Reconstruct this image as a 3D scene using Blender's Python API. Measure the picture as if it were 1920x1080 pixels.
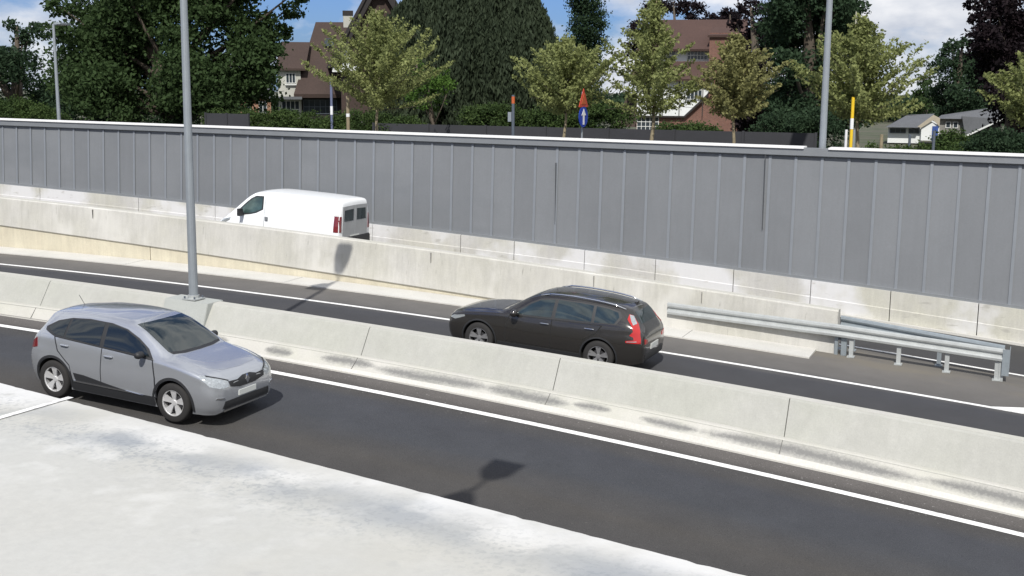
import bpy, bmesh, math, random
import numpy as np
from mathutils import Vector, Matrix
from mathutils.bvhtree import BVHTree
from mathutils.geometry import delaunay_2d_cdt

for o in list(bpy.data.objects):
    bpy.data.objects.remove(o, do_unlink=True)
S = bpy.context.scene
COL = S.collection
R_ = math.radians

# ------------------------------------------------------------------ camera
FPX = 2190.0                      # focal length in pixels of a 1920 wide frame
TH, YAW, ROLL = R_(9.75), R_(24.45), R_(0.29)
_c, _s, _ct, _st = math.cos(YAW), math.sin(YAW), math.cos(TH), math.sin(TH)
R0 = Vector((_c, _s, 0)); F0 = Vector((-_s*_ct, _c*_ct, -_st)); U0 = R0.cross(F0)
CR = R0*math.cos(ROLL)+U0*math.sin(ROLL); CU = U0*math.cos(ROLL)-R0*math.sin(ROLL)
cam_d = bpy.data.cameras.new('camera'); cam = bpy.data.objects.new('camera', cam_d); COL.objects.link(cam)
M4 = Matrix.Identity(4)
for i in range(3):
    M4[i][0] = CR[i]; M4[i][1] = CU[i]; M4[i][2] = -F0[i]
cam.matrix_world = M4
cam_d.sensor_width = 36.0; cam_d.lens = FPX/1920*36
cam_d.clip_start = 0.1; cam_d.clip_end = 5000
S.camera = cam

def ray(x, y): return CR*(x-960)+CU*(540-y)+F0*FPX
def onY(x, y, d): r = ray(x, y); return r*(d/r[1])
def onD(x, y, d): return ray(x, y)*(d/FPX)          # at depth d along the view axis

# ------------------------------------------------------------------ light
AZ, EL = (0.30, -1.0), R_(47)
w = bpy.data.worlds.new('World'); S.world = w; w.use_nodes = True
nt = w.node_tree; nt.nodes.clear()
def N(nt, t, **k):
    n = nt.nodes.new(t)
    for a, b in k.items():
        if a.startswith('i_'):
            key = a[2:]; key = int(key) if key.isdigit() else key.replace('_', ' ')
            n.inputs[key].default_value = b
        else: setattr(n, a, b)
    return n
sky = N(nt, 'ShaderNodeTexSky', sky_type='NISHITA', sun_disc=False, sun_elevation=EL,
        sun_rotation=math.atan2(AZ[0], AZ[1]) % (2*math.pi), air_density=1.0, dust_density=0.6, ozone_density=2.5)
tc = N(nt, 'ShaderNodeTexCoord')
mp = N(nt, 'ShaderNodeMapping'); mp.inputs['Scale'].default_value = (1.0, 1.0, 2.2); mp.inputs['Location'].default_value = (3.13, 0.4, 0.2)
nz = N(nt, 'ShaderNodeTexNoise'); nz.inputs['Scale'].default_value = 5.5; nz.inputs['Detail'].default_value = 9; nz.inputs['Roughness'].default_value = 0.55
nz2 = N(nt, 'ShaderNodeTexNoise'); nz2.inputs['Scale'].default_value = 16; nz2.inputs['Detail'].default_value = 6
rp = N(nt, 'ShaderNodeValToRGB'); rp.color_ramp.elements[0].position = 0.43; rp.color_ramp.elements[1].position = 0.56
cc = N(nt, 'ShaderNodeValToRGB')
cc.color_ramp.elements[0].position = 0.35; cc.color_ramp.elements[0].color = (5.4, 5.9, 6.9, 1)
cc.color_ramp.elements[1].position = 0.62; cc.color_ramp.elements[1].color = (9.4, 9.5, 9.8, 1)
tint = N(nt, 'ShaderNodeMixRGB', blend_type='MULTIPLY'); tint.inputs[0].default_value = 1; tint.inputs[2].default_value = (0.40, 0.57, 1.0, 1)
mx = N(nt, 'ShaderNodeMixRGB'); bg = N(nt, 'ShaderNodeBackground'); bg.inputs['Strength'].default_value = 0.10
wo = N(nt, 'ShaderNodeOutputWorld')
L = nt.links.new
L(tc.outputs['Generated'], mp.inputs[0]); L(mp.outputs[0], nz.inputs['Vector']); L(mp.outputs[0], nz2.inputs['Vector'])
sx = N(nt, 'ShaderNodeSeparateXYZ'); L(tc.outputs['Generated'], sx.inputs[0])
ax = N(nt, 'ShaderNodeMath', operation='ADD'); ax.inputs[1].default_value = .50; L(sx.outputs['X'], ax.inputs[0])
ab = N(nt, 'ShaderNodeMath', operation='ABSOLUTE'); L(ax.outputs[0], ab.inputs[0])
am = N(nt, 'ShaderNodeMath', operation='MULTIPLY_ADD'); am.inputs[1].default_value = .30; L(ab.outputs[0], am.inputs[0]); L(nz.outputs['Fac'], am.inputs[2])
zc_ = N(nt, 'ShaderNodeMath', operation='MULTIPLY_ADD', use_clamp=False); zc_.inputs[1].default_value = -.9; mn = N(nt, 'ShaderNodeMath', operation='MINIMUM'); mn.inputs[1].default_value = .07; L(sx.outputs['Z'], mn.inputs[0]); L(mn.outputs[0], zc_.inputs[0]); L(am.outputs[0], zc_.inputs[2])
cl_ = N(nt, 'ShaderNodeMath', operation='MAXIMUM'); cl_.inputs[1].default_value = 0; L(zc_.outputs[0], cl_.inputs[0])
L(cl_.outputs[0], rp.inputs[0]); L(nz2.outputs['Fac'], cc.inputs[0])
L(sky.outputs[0], tint.inputs[1]); L(tint.outputs[0], mx.inputs[1]); L(cc.outputs[0], mx.inputs[2]); L(rp.outputs[0], mx.inputs[0])
L(mx.outputs[0], bg.inputs[0]); L(bg.outputs[0], wo.inputs[0])
sd = bpy.data.lights.new('sun', 'SUN'); sun = bpy.data.objects.new('sun', sd); COL.objects.link(sun)
sd.energy = 4.6; sd.angle = R_(0.55); sd.color = (1.0, 0.965, 0.895)
sv = Vector((AZ[0], AZ[1], 0)).normalized()*math.cos(EL)+Vector((0, 0, math.sin(EL)))
sun.rotation_euler = sv.to_track_quat('Z', 'Y').to_euler()
S.view_settings.view_transform = 'Standard'; S.view_settings.look = 'None'
S.view_settings.exposure = -0.02; S.view_settings.gamma = 1

# ------------------------------------------------------------------ helpers
def tag(o, label=None, cat=None, group=None, kind=None):
    if label: o['label'] = label
    if cat: o['category'] = cat
    if group: o['group'] = group
    if kind: o['kind'] = kind
    return o
def empty(name, loc=(0, 0, 0), label=None, cat=None, group=None, rot=(0, 0, 0)):
    o = bpy.data.objects.new(name, None); COL.objects.link(o); o.location = loc; o.rotation_euler = rot
    o.empty_display_size = 0.2
    return tag(o, label, cat, group)
class MB:
    def __init__(s): s.v = []; s.f = []
    def add(s, vs, fs):
        b = len(s.v); s.v += [tuple(p) for p in vs]; s.f += [tuple(i+b for i in f) for f in fs]
    def box(s, x0, x1, y0, y1, z0, z1):
        s.add([(x0,y0,z0),(x1,y0,z0),(x1,y1,z0),(x0,y1,z0),(x0,y0,z1),(x1,y0,z1),(x1,y1,z1),(x0,y1,z1)],
              [(0,3,2,1),(4,5,6,7),(0,1,5,4),(1,2,6,5),(2,3,7,6),(3,0,4,7)]); return s
    def prism(s, pts, d):                     # polygon of 3D points extruded along vector d
        n = len(pts); d = Vector(d); q = [Vector(p) for p in pts]
        s.add([*q, *[p+d for p in q]], [tuple(range(n)), tuple(range(2*n-1, n-1, -1))]+[(i, i+n, (i+1) % n+n, (i+1) % n) for i in range(n)]); return s
    def tube(s, pts, rad, n=8, cap=True):
        pts = [Vector(p) for p in pts]; rings = []
        for i, p in enumerate(pts):
            t = (pts[min(i+1, len(pts)-1)]-pts[max(i-1, 0)]).normalized()
            a = t.cross(Vector((0.01, 1, 0.02))); a = a.normalized() if a.length > 1e-3 else t.cross(Vector((1, 0, 0))).normalized()
            b = t.cross(a); r = rad[i] if hasattr(rad, '__len__') else rad
            rings += [p+(a*math.cos(2*math.pi*k/n)+b*math.sin(2*math.pi*k/n))*r for k in range(n)]
        fs = [(i*n+k, i*n+(k+1) % n, (i+1)*n+(k+1) % n, (i+1)*n+k) for i in range(len(pts)-1) for k in range(n)]
        if cap: fs += [tuple(range(n))[::-1], tuple(range((len(pts)-1)*n, len(pts)*n))]
        s.add(rings, fs); return s
    def ribbon(s, xs, prof, closed=True):     # prof(x) -> list of (y, z); swept along x
        P = [prof(x) for x in xs]; n = len(P[0])
        vs = [(x, y, z) for x, q in zip(xs, P) for y, z in q]; m = n if closed else n-1
        fs = [(i*n+k, i*n+(k+1) % n, (i+1)*n+(k+1) % n, (i+1)*n+k) for i in range(len(xs)-1) for k in range(m)]
        if closed: fs += [tuple(range(n))[::-1], tuple(range((len(xs)-1)*n, len(xs)*n))]
        s.add(vs, fs); return s
    def lathe(s, prof, n=32, axis='y', c=(0, 0, 0)):   # prof: (radius, offset along axis)
        vs = []
        for r, h in prof:
            for k in range(n):
                a = 2*math.pi*k/n
                vs.append((c[0]+r*math.cos(a), c[1]+h, c[2]+r*math.sin(a)) if axis == 'y' else (c[0]+r*math.cos(a), c[1]+r*math.sin(a), c[2]+h))
        s.add(vs, [(i*n+k, i*n+(k+1) % n, (i+1)*n+(k+1) % n, (i+1)*n+k) for i in range(len(prof)-1) for k in range(n)]); return s
    def obj(s, name, m, parent=None, smooth=False, bevel=0):
        me = bpy.data.meshes.new(name); me.from_pydata(s.v, [], s.f); me.update()
        bm = bmesh.new(); bm.from_mesh(me); bmesh.ops.recalc_face_normals(bm, faces=bm.faces)
        if bevel: bmesh.ops.bevel(bm, geom=[e for e in bm.edges if e.is_manifold and e.calc_face_angle(0) > 0.6], offset=bevel, segments=2, affect='EDGES', clamp_overlap=True)
        bm.to_mesh(me); bm.free()
        if smooth:
            for p in me.polygons: p.use_smooth = True
        if m: me.materials.append(m)
        o = bpy.data.objects.new(name, me); COL.objects.link(o)
        if parent: o.parent = parent
        return o

def mat(name, col=(.5, .5, .5), rough=.7, metal=0., var=0.12, scale=3., fine=0.08, fscale=60., bump=0.0, coat=0., streak=0., spec=.5, hue=None, emis=None):
    m = bpy.data.materials.new(name); m.use_nodes = True; nt = m.node_tree
    b = nt.nodes['Principled BSDF']; b.inputs['Roughness'].default_value = rough; b.inputs['Metallic'].default_value = metal
    b.inputs['Specular IOR Level'].default_value = spec; b.inputs['Coat Weight'].default_value = coat; b.inputs['Coat Roughness'].default_value = 0.06
    g = N(nt, 'ShaderNodeNewGeometry'); L = nt.links.new
    def nz(sc, det=5, vec=None, r=.6):
        n = N(nt, 'ShaderNodeTexNoise'); n.inputs['Scale'].default_value = sc; n.inputs['Detail'].default_value = det; n.inputs['Roughness'].default_value = r
        L(vec or g.outputs['Position'], n.inputs['Vector']); return n.outputs['Fac']
    def rng(v, lo, hi, a=.25, bb=.75):
        r = N(nt, 'ShaderNodeMapRange'); r.inputs[1].default_value = a; r.inputs[2].default_value = bb; r.inputs[3].default_value = lo; r.inputs[4].default_value = hi
        L(v, r.inputs[0]); return r.outputs[0]
    def mul(a, c):
        n = N(nt, 'ShaderNodeMath', operation='MULTIPLY'); L(a, n.inputs[0]); L(c, n.inputs[1]); return n.outputs[0]
    v = rng(nz(scale), 1-var, 1+var)
    if fine: v = mul(v, rng(nz(fscale, 3), 1-fine, 1+fine))
    if streak:
        mp = N(nt, 'ShaderNodeMapping'); mp.inputs['Scale'].default_value = (5, 5, .35); L(g.outputs['Position'], mp.inputs[0])
        v = mul(v, rng(nz(1.6, 6, mp.outputs[0], .7), 1-streak, 1+streak*.4))
    mixc = N(nt, 'ShaderNodeMixRGB', blend_type='MULTIPLY'); mixc.inputs[0].default_value = 1
    if hue:
        h = N(nt, 'ShaderNodeMixRGB'); h.inputs[1].default_value = (*col, 1); h.inputs[2].default_value = (*hue, 1); L(rng(nz(scale*.6, 4), 0, 1, .38, .62), h.inputs[0]); L(h.outputs[0], mixc.inputs[1])
    else: mixc.inputs[1].default_value = (*col, 1)
    L(v, mixc.inputs[2]); L(mixc.outputs[0], b.inputs['Base Color'])
    if bump:
        bp = N(nt, 'ShaderNodeBump'); bp.inputs['Strength'].default_value = bump; bp.inputs['Distance'].default_value = .02
        L(nz(fscale*.6, 4), bp.inputs['Height']); L(bp.outputs[0], b.inputs['Normal'])
    if emis: b.inputs['Emission Color'].default_value = (*emis, 1); b.inputs['Emission Strength'].default_value = 1
    if name == 'panel_grey':
        oi = N(nt, 'ShaderNodeObjectInfo'); mm = N(nt, 'ShaderNodeMixRGB', blend_type='MULTIPLY'); mm.inputs[0].default_value = 1; L(mixc.outputs[0], mm.inputs[1]); L(rng(oi.outputs['Random'], .93, 1.05, 0, 1), mm.inputs[2]); L(mm.outputs[0], b.inputs['Base Color'])
    m['mixc'] = mixc.name; m['geo'] = g.name
    return m

def overlay(m, col, scale, thr, vec=(1, 1, 1), soft=.04, detail=6, amt=1.0, box=None, seed=0):
    """blend another real surface colour (stain, dirt, repair) over m where a noise passes thr; box limits it to a world Y/Z range"""
    nt = m.node_tree; L = nt.links.new; b = nt.nodes['Principled BSDF']; src = b.inputs['Base Color'].links[0].from_socket
    g = nt.nodes[m['geo']]
    mp = N(nt, 'ShaderNodeMapping'); mp.inputs['Scale'].default_value = vec; mp.inputs['Location'].default_value = (seed*7.3, seed*3.1, seed); L(g.outputs['Position'], mp.inputs[0])
    n = N(nt, 'ShaderNodeTexNoise'); n.inputs['Scale'].default_value = scale; n.inputs['Detail'].default_value = detail; L(mp.outputs[0], n.inputs['Vector'])
    r = N(nt, 'ShaderNodeMapRange'); r.inputs[1].default_value = thr-soft; r.inputs[2].default_value = thr+soft; r.inputs[4].default_value = amt; L(n.outputs['Fac'], r.inputs[0])
    fac = r.outputs[0]
    if box:                                   # (a, b, c, centre, halfwidth, feather): distance a*x+b*y+c*z from centre
        a, bb, c, cen, hw, fe = box
        d = N(nt, 'ShaderNodeVectorMath', operation='DOT_PRODUCT'); d.inputs[1].default_value = (a, bb, c); L(g.outputs['Position'], d.inputs[0])
        s = N(nt, 'ShaderNodeMath', operation='SUBTRACT'); s.inputs[1].default_value = cen; L(d.outputs['Value'], s.inputs[0])
        ab = N(nt, 'ShaderNodeMath', operation='ABSOLUTE'); L(s.outputs[0], ab.inputs[0])
        q = N(nt, 'ShaderNodeMapRange'); q.inputs[1].default_value = hw+fe; q.inputs[2].default_value = hw-fe*.2; L(ab.outputs[0], q.inputs[0])
        k = N(nt, 'ShaderNodeMath', operation='MULTIPLY'); L(fac, k.inputs[0]); L(q.outputs[0], k.inputs[1]); fac = k.outputs[0]
    mx = N(nt, 'ShaderNodeMixRGB'); L(fac, mx.inputs[0]); L(src, mx.inputs[1]); mx.inputs[2].default_value = (*col, 1)
    L(mx.outputs[0], b.inputs['Base Color']); return m

# ------------------------------------------------------------------ levels read from the photograph
def quad(p):
    a = np.polyfit([q[0] for q in p], [q[1] for q in p], 2)
    def f(X):
        Xc = min(max(X, -36.), 0.); return float(np.polyval(a, Xc)+(2*a[0]*Xc+a[1])*(X-Xc))
    return f
zn_ = quad([(-20.33,-5.13),(-13.3,-5.41),(-7.74,-5.74),(.12,-6.45)])          # near carriageway at its white line
def zn(X, Y=17.95): return zn_(X)-.03*(17.95-Y)
zf = quad([(-29.93,-5.6),(-22.44,-5.73),(-18.6,-5.80),(-13.93,-6.01),(-8,-6.29),(-.64,-6.79)])
zpb = quad([(-38.69,-3.94),(-27.51,-4.34),(-21.27,-4.71),(-15.78,-4.87),(-9.98,-5.27),(-4.8,-5.6),(-.25,-5.94)])
zbar = quad([(-21.93,-4.33),(-16.92,-4.47),(-11.94,-4.67),(-7.88,-4.91),(-3.62,-5.17),(.01,-5.44)])
zbench = quad([(-14.89,-5.06),(-11.67,-5.18),(-7.68,-5.44),(-3.55,-5.79),(.07,-6.09)])
zfoot = quad([(-12.54,-5.36),(-11.54,-5.42),(-7.59,-5.65),(-3.49,-5.97),(.09,-6.36)])
SC = 29.3/28.4
zD = quad([(a_*SC, c_*SC) for a_, c_ in [(-31.85,-3.74),(-24,-4.0),(-18.81,-4.31),(-12.96,-4.65),(-8.18,-5.02),(-4.28,-5.24)]])
zE = quad([(a_*SC, c_*SC) for a_, c_ in [(-31.83,-4.67),(-25.29,-4.99),(-18.5,-5.37),(-13.77,-5.72),(-8.5,-6.04)]])
zF = quad([(a_*SC, c_*SC) for a_, c_ in [(-31.91,-5.44),(-25.41,-5.53),(-18.5,-5.65),(-14.21,-5.80),(-8.56,-6.07)]])
def zv(X): return zpb(X)-.84-.012*max(0, X+12)
def ztop(X): return -1.725-.01*(X+.56)
def road2(X, Y):
    t = min(max((Y-29.45)/1.1, 0), 1); return zf(X)*(1-t)+zv(X)*t
XR = [x*1.0 for x in range(-120, -45, 5)]+[x*.5 for x in range(-90, 13)]+[x*1. for x in range(8, 61, 4)]

# ------------------------------------------------------------------ materials
M = {}
M['asphalt'] = mat('asphalt', (.059, .059, .0595), .9, var=.12, scale=1.2, fine=.38, fscale=70, bump=.5, spec=.25)
M['asphalt_far'] = mat('asphalt_far', (.056, .0558, .056), .9, var=.10, scale=1.2, fine=.22, fscale=90, bump=.35, spec=.25)
def lane_bands(m, bands):
    """wheel-polished and dusty bands that run along the lane (world Y)"""
    nt = m.node_tree; L = nt.links.new; b = nt.nodes['Principled BSDF']; src = b.inputs['Base Color'].links[0].from_socket; g = nt.nodes[m['geo']]
    sep = N(nt, 'ShaderNodeSeparateXYZ'); L(g.outputs['Position'], sep.inputs[0])
    mp = N(nt, 'ShaderNodeMapping'); mp.inputs['Scale'].default_value = (.25, 1.2, .2); L(g.outputs['Position'], mp.inputs[0])
    n = N(nt, 'ShaderNodeTexNoise'); n.inputs['Scale'].default_value = 1.5; n.inputs['Detail'].default_value = 5; L(mp.outputs[0], n.inputs['Vector'])
    a = N(nt, 'ShaderNodeMath', operation='MULTIPLY_ADD'); a.inputs[1].default_value = .8; L(n.outputs['Fac'], a.inputs[0]); L(sep.outputs['Y'], a.inputs[2])
    lo, hi = bands[0][0], bands[-1][0]
    r = N(nt, 'ShaderNodeMapRange'); r.inputs[1].default_value = lo+.4; r.inputs[2].default_value = hi+.4; L(a.outputs[0], r.inputs[0])
    cr = N(nt, 'ShaderNodeValToRGB'); L(r.outputs[0], cr.inputs[0]); e = cr.color_ramp.elements
    while len(e) < len(bands): e.new(.5)
    for k, (y, c) in enumerate(bands): e[k].position = (y-lo)/(hi-lo); e[k].color = (*c, 1)
    mx = N(nt, 'ShaderNodeMixRGB', blend_type='MULTIPLY'); mx.inputs[0].default_value = 1; L(src, mx.inputs[1]); L(cr.outputs[0], mx.inputs[2]); L(mx.outputs[0], b.inputs['Base Color'])
lane_bands(M['asphalt'], [(12.5, (.95,.95,1)), (14.3, (1.0,.97,.96)), (15.1, (1.12,1.06,1)), (16.2, (.88,.93,1.05)), (17.2, (.86,.9,1.03)), (17.9, (1.05,1.0,.96)), (18.3, (1.75,1.62,1.55)), (19.2, (2.1,1.97,1.87))])
lane_bands(M['asphalt_far'], [(20.5, (1.3,1.2,1.1)), (22.4, (.9,.92,1.0)), (24, (.95,.95,1)), (26.2, (.95,.98,1.1)), (26.9, (2.1,2.02,1.95)), (28.3, (2.5,2.38,2.25)), (30.1, (2.3,2.2,2.05)), (30.8, (.95,.95,1.0)), (34.2, (1.1,1.1,1.1))])
overlay(M['asphalt'], (.30,.29,.28), 22, .68, (1, 1, 1), .03, 6, .8, (0, 1, 0, 18.4, .4, .6))
overlay(M['asphalt'], (.22,.21,.20), 16, .72, (1, 1, 1), .05, 12, .35, (1, 0, 0, -5.6, .35, .7))
overlay(M['asphalt_far'], (.17,.155,.13), 1.3, .55, (.5, 1, 1), .12, 8, .8, (0, 1, 0, 29.2, .8, .6))
M['concrete'] = mat('concrete', (.375, .378, .345), .88, var=.07, scale=1.1, fine=.07, fscale=45, bump=.15, streak=.09, hue=(.395,.395,.37))
M['concrete2'] = mat('concrete_far', (.46, .45, .405), .88, var=.08, scale=1.0, fine=.06, fscale=30, bump=.15, streak=.15, hue=(.50,.49,.46))
overlay(M['concrete2'], (.60,.59,.56), .8, .60, (1, 1, .6), .05, 7, .55)
overlay(M['concrete2'], (.22,.215,.19), 5.5, .70, (3, 1, .3), .03, 5, .6)
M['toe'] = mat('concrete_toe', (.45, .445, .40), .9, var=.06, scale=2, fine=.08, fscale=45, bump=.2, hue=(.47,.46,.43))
M['grime'] = mat('road_film', (.17, .17, .165), .92, var=.12, scale=5, fine=.35, fscale=70, bump=.3)
M['yellow'] = mat('concrete_plinth', (.56, .52, .41), .88, var=.1, scale=1.3, fine=.07, fscale=30, streak=.15, hue=(.53,.485,.38))
M['gutter'] = mat('concrete_gutter', (.54, .53, .50), .9, var=.08, scale=.9, fine=.1, fscale=30, bump=.1)
M['plinth'] = mat('concrete_block', (.50, .49, .47), .88, var=.10, scale=.8, fine=.07, fscale=25, streak=.12, hue=(.50,.49,.43))
overlay(M['plinth'], (.66,.66,.68), .5, .53, (1, 1, 1), .05, 8, .75)
overlay(M['plinth'], (.34,.33,.30), 3.5, .66, (.6, 1, 2), .04, 8, .6)
M['coping'] = mat('coping_metal', (.80, .80, .80), .5, .0, var=.05, fine=.0)
M['panel'] = mat('panel_grey', (.200, .210, .225), .6, .15, var=.06, scale=.7, fine=.04, fscale=20, spec=.4, streak=.05)
overlay(M['panel'], (.165,.177,.192), .45, .60, (.6, 1, 1.6), .08, 6, .5)
M['rib'] = mat('rib_grey', (.25, .268, .295), .5, .3, var=.05, fine=0)
M['flash'] = mat('flashing_grey', (.235, .248, .265), .5, .3, var=.05, fine=0)
M['black'] = mat('dark_gap', (.015, .016, .02), .9, var=0, fine=0)
M['steel'] = mat('galvanised_steel', (.43, .45, .45), .5, .25, var=.12, scale=5, fine=.05, fscale=40)
M['steelblue'] = mat('galvanised_steel_blue', (.30, .34, .37), .5, .45, var=.12, scale=5, fine=.05, fscale=40)
M['pole'] = mat('pole_grey', (.30, .33, .36), .45, .35, var=.06, scale=4, fine=0)
M['poledark'] = mat('pole_dark', (.10, .12, .15), .5, .2, var=.06, scale=4, fine=0)
M['slab'] = mat('slab_concrete', (.455, .453, .43), .9, var=.05, scale=.9, fine=.05, fscale=25, bump=.12, hue=(.445,.448,.432))
EA, EB = Vector((-5.4095, 4.7495)), Vector((-.9551, 3.9163)); ed = (EB-EA).normalized(); en = Vector((-ed.y, ed.x))   # near edge line; en points to the road
ec = EA.dot(en)
overlay(M['slab'], (.66,.66,.66), 2.2, .46, (1, 1, 1), .10, 9, .7, (en.x, en.y, 0, ec-.06, .16, .16))
overlay(M['slab'], (.27,.29,.315), 2.3, .50, (1, 1.2, 1), .07, 14, .85, (en.x, en.y, 0, ec-.27, .08, .14), seed=2)
overlay(M['slab'], (.24,.26,.28), 45, .56, (1, 1, 1), .05, 10, .6, (en.x, en.y, 0, ec-.34, .08, .22), seed=3)
overlay(M['slab'], (.66,.66,.65), 5, .60, (1, 1, 1), .09, 12, .35, (en.x, en.y, 0, ec-.45, .4, .3), seed=5)
overlay(M['slab'], (.44,.43,.39), 1.1, .58, (1, 1, 1), .10, 9, .6, seed=4)
overlay(M['slab'], (.38,.38,.37), 7, .70, (1, 1, 1), .05, 8, .6, seed=6)
M['white'] = mat('road_paint', (.80, .80, .79), .7, var=.04, scale=2, fine=.06, fscale=60)
overlay(M['white'], (.34,.33,.32), 18, .60, (1, 1, 1), .07, 9, .6)
M['joint'] = mat('joint_dark', (.13, .13, .125), .9, var=.2, fine=0)
M['ground'] = mat('ground_grass', (.05, .065, .03), .95, var=.3, scale=.5, fine=.2, fscale=8, hue=(.09,.085,.06))
M['street'] = mat('street_paving', (.16, .155, .15), .9, var=.1, scale=.5, fine=.1, fscale=12)
M['fence'] = mat('fence_dark', (.030, .031, .037), .8, var=.15, scale=1, fine=.05, fscale=10)

# ------------------------------------------------------------------ ground, roads, markings
def sheet(name, ys, zf_, m, xs=XR, kind='structure'):
    b = MB(); b.ribbon(xs, lambda x: [(y, zf_(x, y)) for y in ys], closed=False)
    o = b.obj(name, m, smooth=True); o['kind'] = kind; return o
def gz(X, Y):                                     # natural terrain height outside the cutting
    X = min(max(X, -300), 300)
    if Y < 34.9: return -2.4
    b = -3.05-.01*(max(X, -60))*.8-.5
    t = min(max((Y-46)/50., 0), 1)
    return b-.4*t-max(0, Y-110)*.004
gb = MB()
gx = [-1500, -600, -250, -121, -90, -60, -40, -20, 0, 20, 40, 61, 120, 300, 800, 1600]
gy = [-800, -60, -5, 2.5, 2.51, 35.0, 35.01, 46, 60, 80, 110, 200, 500, 1500, 4000]
gv = []
for x in gx:
    for y in gy:
        cut = -121 <= x <= 61
        z = (-9.8 if (2.505 < y < 35.005) else gz(x, y)) if cut else gz(x, y)
        if y == 2.5: z = -2.1
        if y <= 0: z = -2.3
        gv.append((x, y, z))
ng = len(gy)
gb.add(gv, [(i*ng+k, (i+1)*ng+k, (i+1)*ng+k+1, i*ng+k+1) for i in range(len(gx)-1) for k in range(ng-1)])
gb.obj('ground', M['ground'])['kind'] = 'structure'
st = MB(); st.ribbon([-120, -60, -30, 0, 30, 60], lambda x: [(34.95, gz(x, 35.1)+.02), (43.5, gz(x, 43.5)+.02)], closed=False)
st.obj('street', M['street'])['kind'] = 'structure'
sheet('road', [5.5, 8, 10, 12, 13, 14, 15, 16, 17, 18, 18.75], zn, M['asphalt'])
ro = sheet('road', [20.1, 21, 22, 23, 24, 25, 26, 27, 27.6, 28.3, 29, 29.4, 29.8, 30.2, 30.6, 31, 32, 33, 34.45], road2, M['asphalt_far'])
def line(name, y0, y1, zfun, xs, m=M['white'], up=.005):
    b = MB(); b.ribbon(xs, lambda x: [(y0, zfun(x, y0)+up), (y1, zfun(x, y1)+up)], closed=False); o = b.obj(name, m); o['kind'] = 'structure'; return o
line('lane_marking', 17.87, 18.03, zn, XR)
line('lane_marking', 26.53, 26.68, road2, XR)
XG = [x for x in XR if x >= -30]
line('lane_marking', 30.55, 30.68, road2, XR)
# white painted gore tip at the right edge of the photo
b = MB(); p1, p2, p3, p4 = [onY(*q) for q in ((1852, 761, 26.62), (1925, 757, 27.1), (1990, 775, 26.9), (1990, 792, 26.5))]
b.add([(p.x, p.y, road2(p.x, p.y)+.009) for p in (p1, p2, p3, p4)], [(0, 1, 2, 3)]); b.obj('lane_marking', M['white'])['kind'] = 'structure'
# concrete gutter beside the far barrier, cut off square at its right end
gxe = [x for x in XR if x < -5]+[-4.90]
b = MB(); b.ribbon(gxe, lambda x: [(28.30, road2(x, 28.3)-.05), (28.30, road2(x, 28.3)+.035), (29.31, max(zF(x), road2(x, 29.3)+.045)+.004), (29.31, zF(x)-.3)])
b.obj('gutter', M['gutter'])['kind'] = 'structure'
# joint lines in the gutter
for x in (-8.1, -14.2, -20.3, -26.4): b = MB(); y0_, y1_ = 28.32, 29.26; z0_, z1_ = road2(x, 28.3)+.038, max(zF(x), road2(x, 29.3)+.045)+.006; b.prism([(x-.006, y0_, z0_), (x+.006, y0_, z0_), (x+.006, y1_, z1_), (x-.006, y1_, z1_)], (0, 0, -.03)); b.obj('gutter_joint', M['joint'])['kind'] = 'structure'

# ------------------------------------------------------------------ panelled retaining wall
wall = empty('retaining_wall', (-20, 34.6, -6), 'long grey metal panelled retaining wall with white coping behind the white van', 'wall')
def place(o, root):                               # geometry is written in world coordinates
    o.parent = root; o.matrix_parent_inverse = Matrix.Translation(root.location).inverted(); return o
rib0, dp = -38.30, .7535
edges = [rib0+dp*i for i in range(-14, 60)]
rnd = random.Random(4)
def wy(X, z): t = (z-zpb(X))/max(.5, ztop(X)-zpb(X)); return 34.52+.17*t
for i in range(len(edges)-1):
    a, c = edges[i]+.006, edges[i+1]-.006
    dd = rnd.uniform(-.006, .006)
    b = MB(); zt0, zt1 = ztop(a)-.25, ztop(c)-.25; zb0, zb1 = zpb(a)+.06, zpb(c)+.06
    q = [(a, wy(a, zb0)+dd, zb0), (c, wy(c, zb1)-dd, zb1), (c, wy(c, zt1)-dd, zt1), (a, wy(a, zt0)+dd, zt0)]
    b.prism(q, (0, .05, 0)); place(b.obj('panel', M['panel']), wall)
for i, e in enumerate(edges[6:66]):
    b = MB(); hw = .042
    k = i+6-14
    z0, z1 = zpb(e)+.05, ztop(e)-.26
    b.prism([(e-hw, wy(e, z0)-.012, z0), (e+hw, wy(e, z0)-.012, z0), (e+hw, wy(e, z1)-.012, z1), (e-hw, wy(e, z1)-.012, z1)], (0, -.016, 0))
    place(b.obj('rib', M['rib']), wall)
# open dark seams where panels were knocked loose, and small bracket holes at the rib heads
b = MB()
for px, y0, y1 in ((1041, 305, 420), (1433, 290, 430)):
    if True:
        A_ = onY(px, y0, 34.6); B_ = onY(px, y1, 34.6); X = A_.x+.045
        b.box(X-.003, X+.003, 34.50, 34.60, B_.z, A_.z)
for e in edges[20:66]: b.box(e-.03, e+.03, 34.60, 34.66, ztop(e)-.285, ztop(e)-.25)
place(b.obj('seam', mat('seam_grey', (.11, .118, .13), .8, fine=0)), wall)
b = MB(); b.ribbon(XR[::2], lambda x: [(34.55, ztop(x)-.25), (34.55, ztop(x)-.03), (34.95, ztop(x)-.03), (34.95, ztop(x)-.4)]); place(b.obj('flashing', M['flash']), wall)
def cap(x0, x1):
    b = MB(); xs = [x0+(x1-x0)*k/20 for k in range(21)]
    b.ribbon(xs, lambda x: [(34.50, ztop(x)-.05), (34.50, ztop(x)), (35.02, ztop(x)+.01), (35.02, ztop(x)-.05)]); place(b.obj('coping', M['coping']), wall)
cap(-60, -6.42); cap(-5.72, 12)
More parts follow.
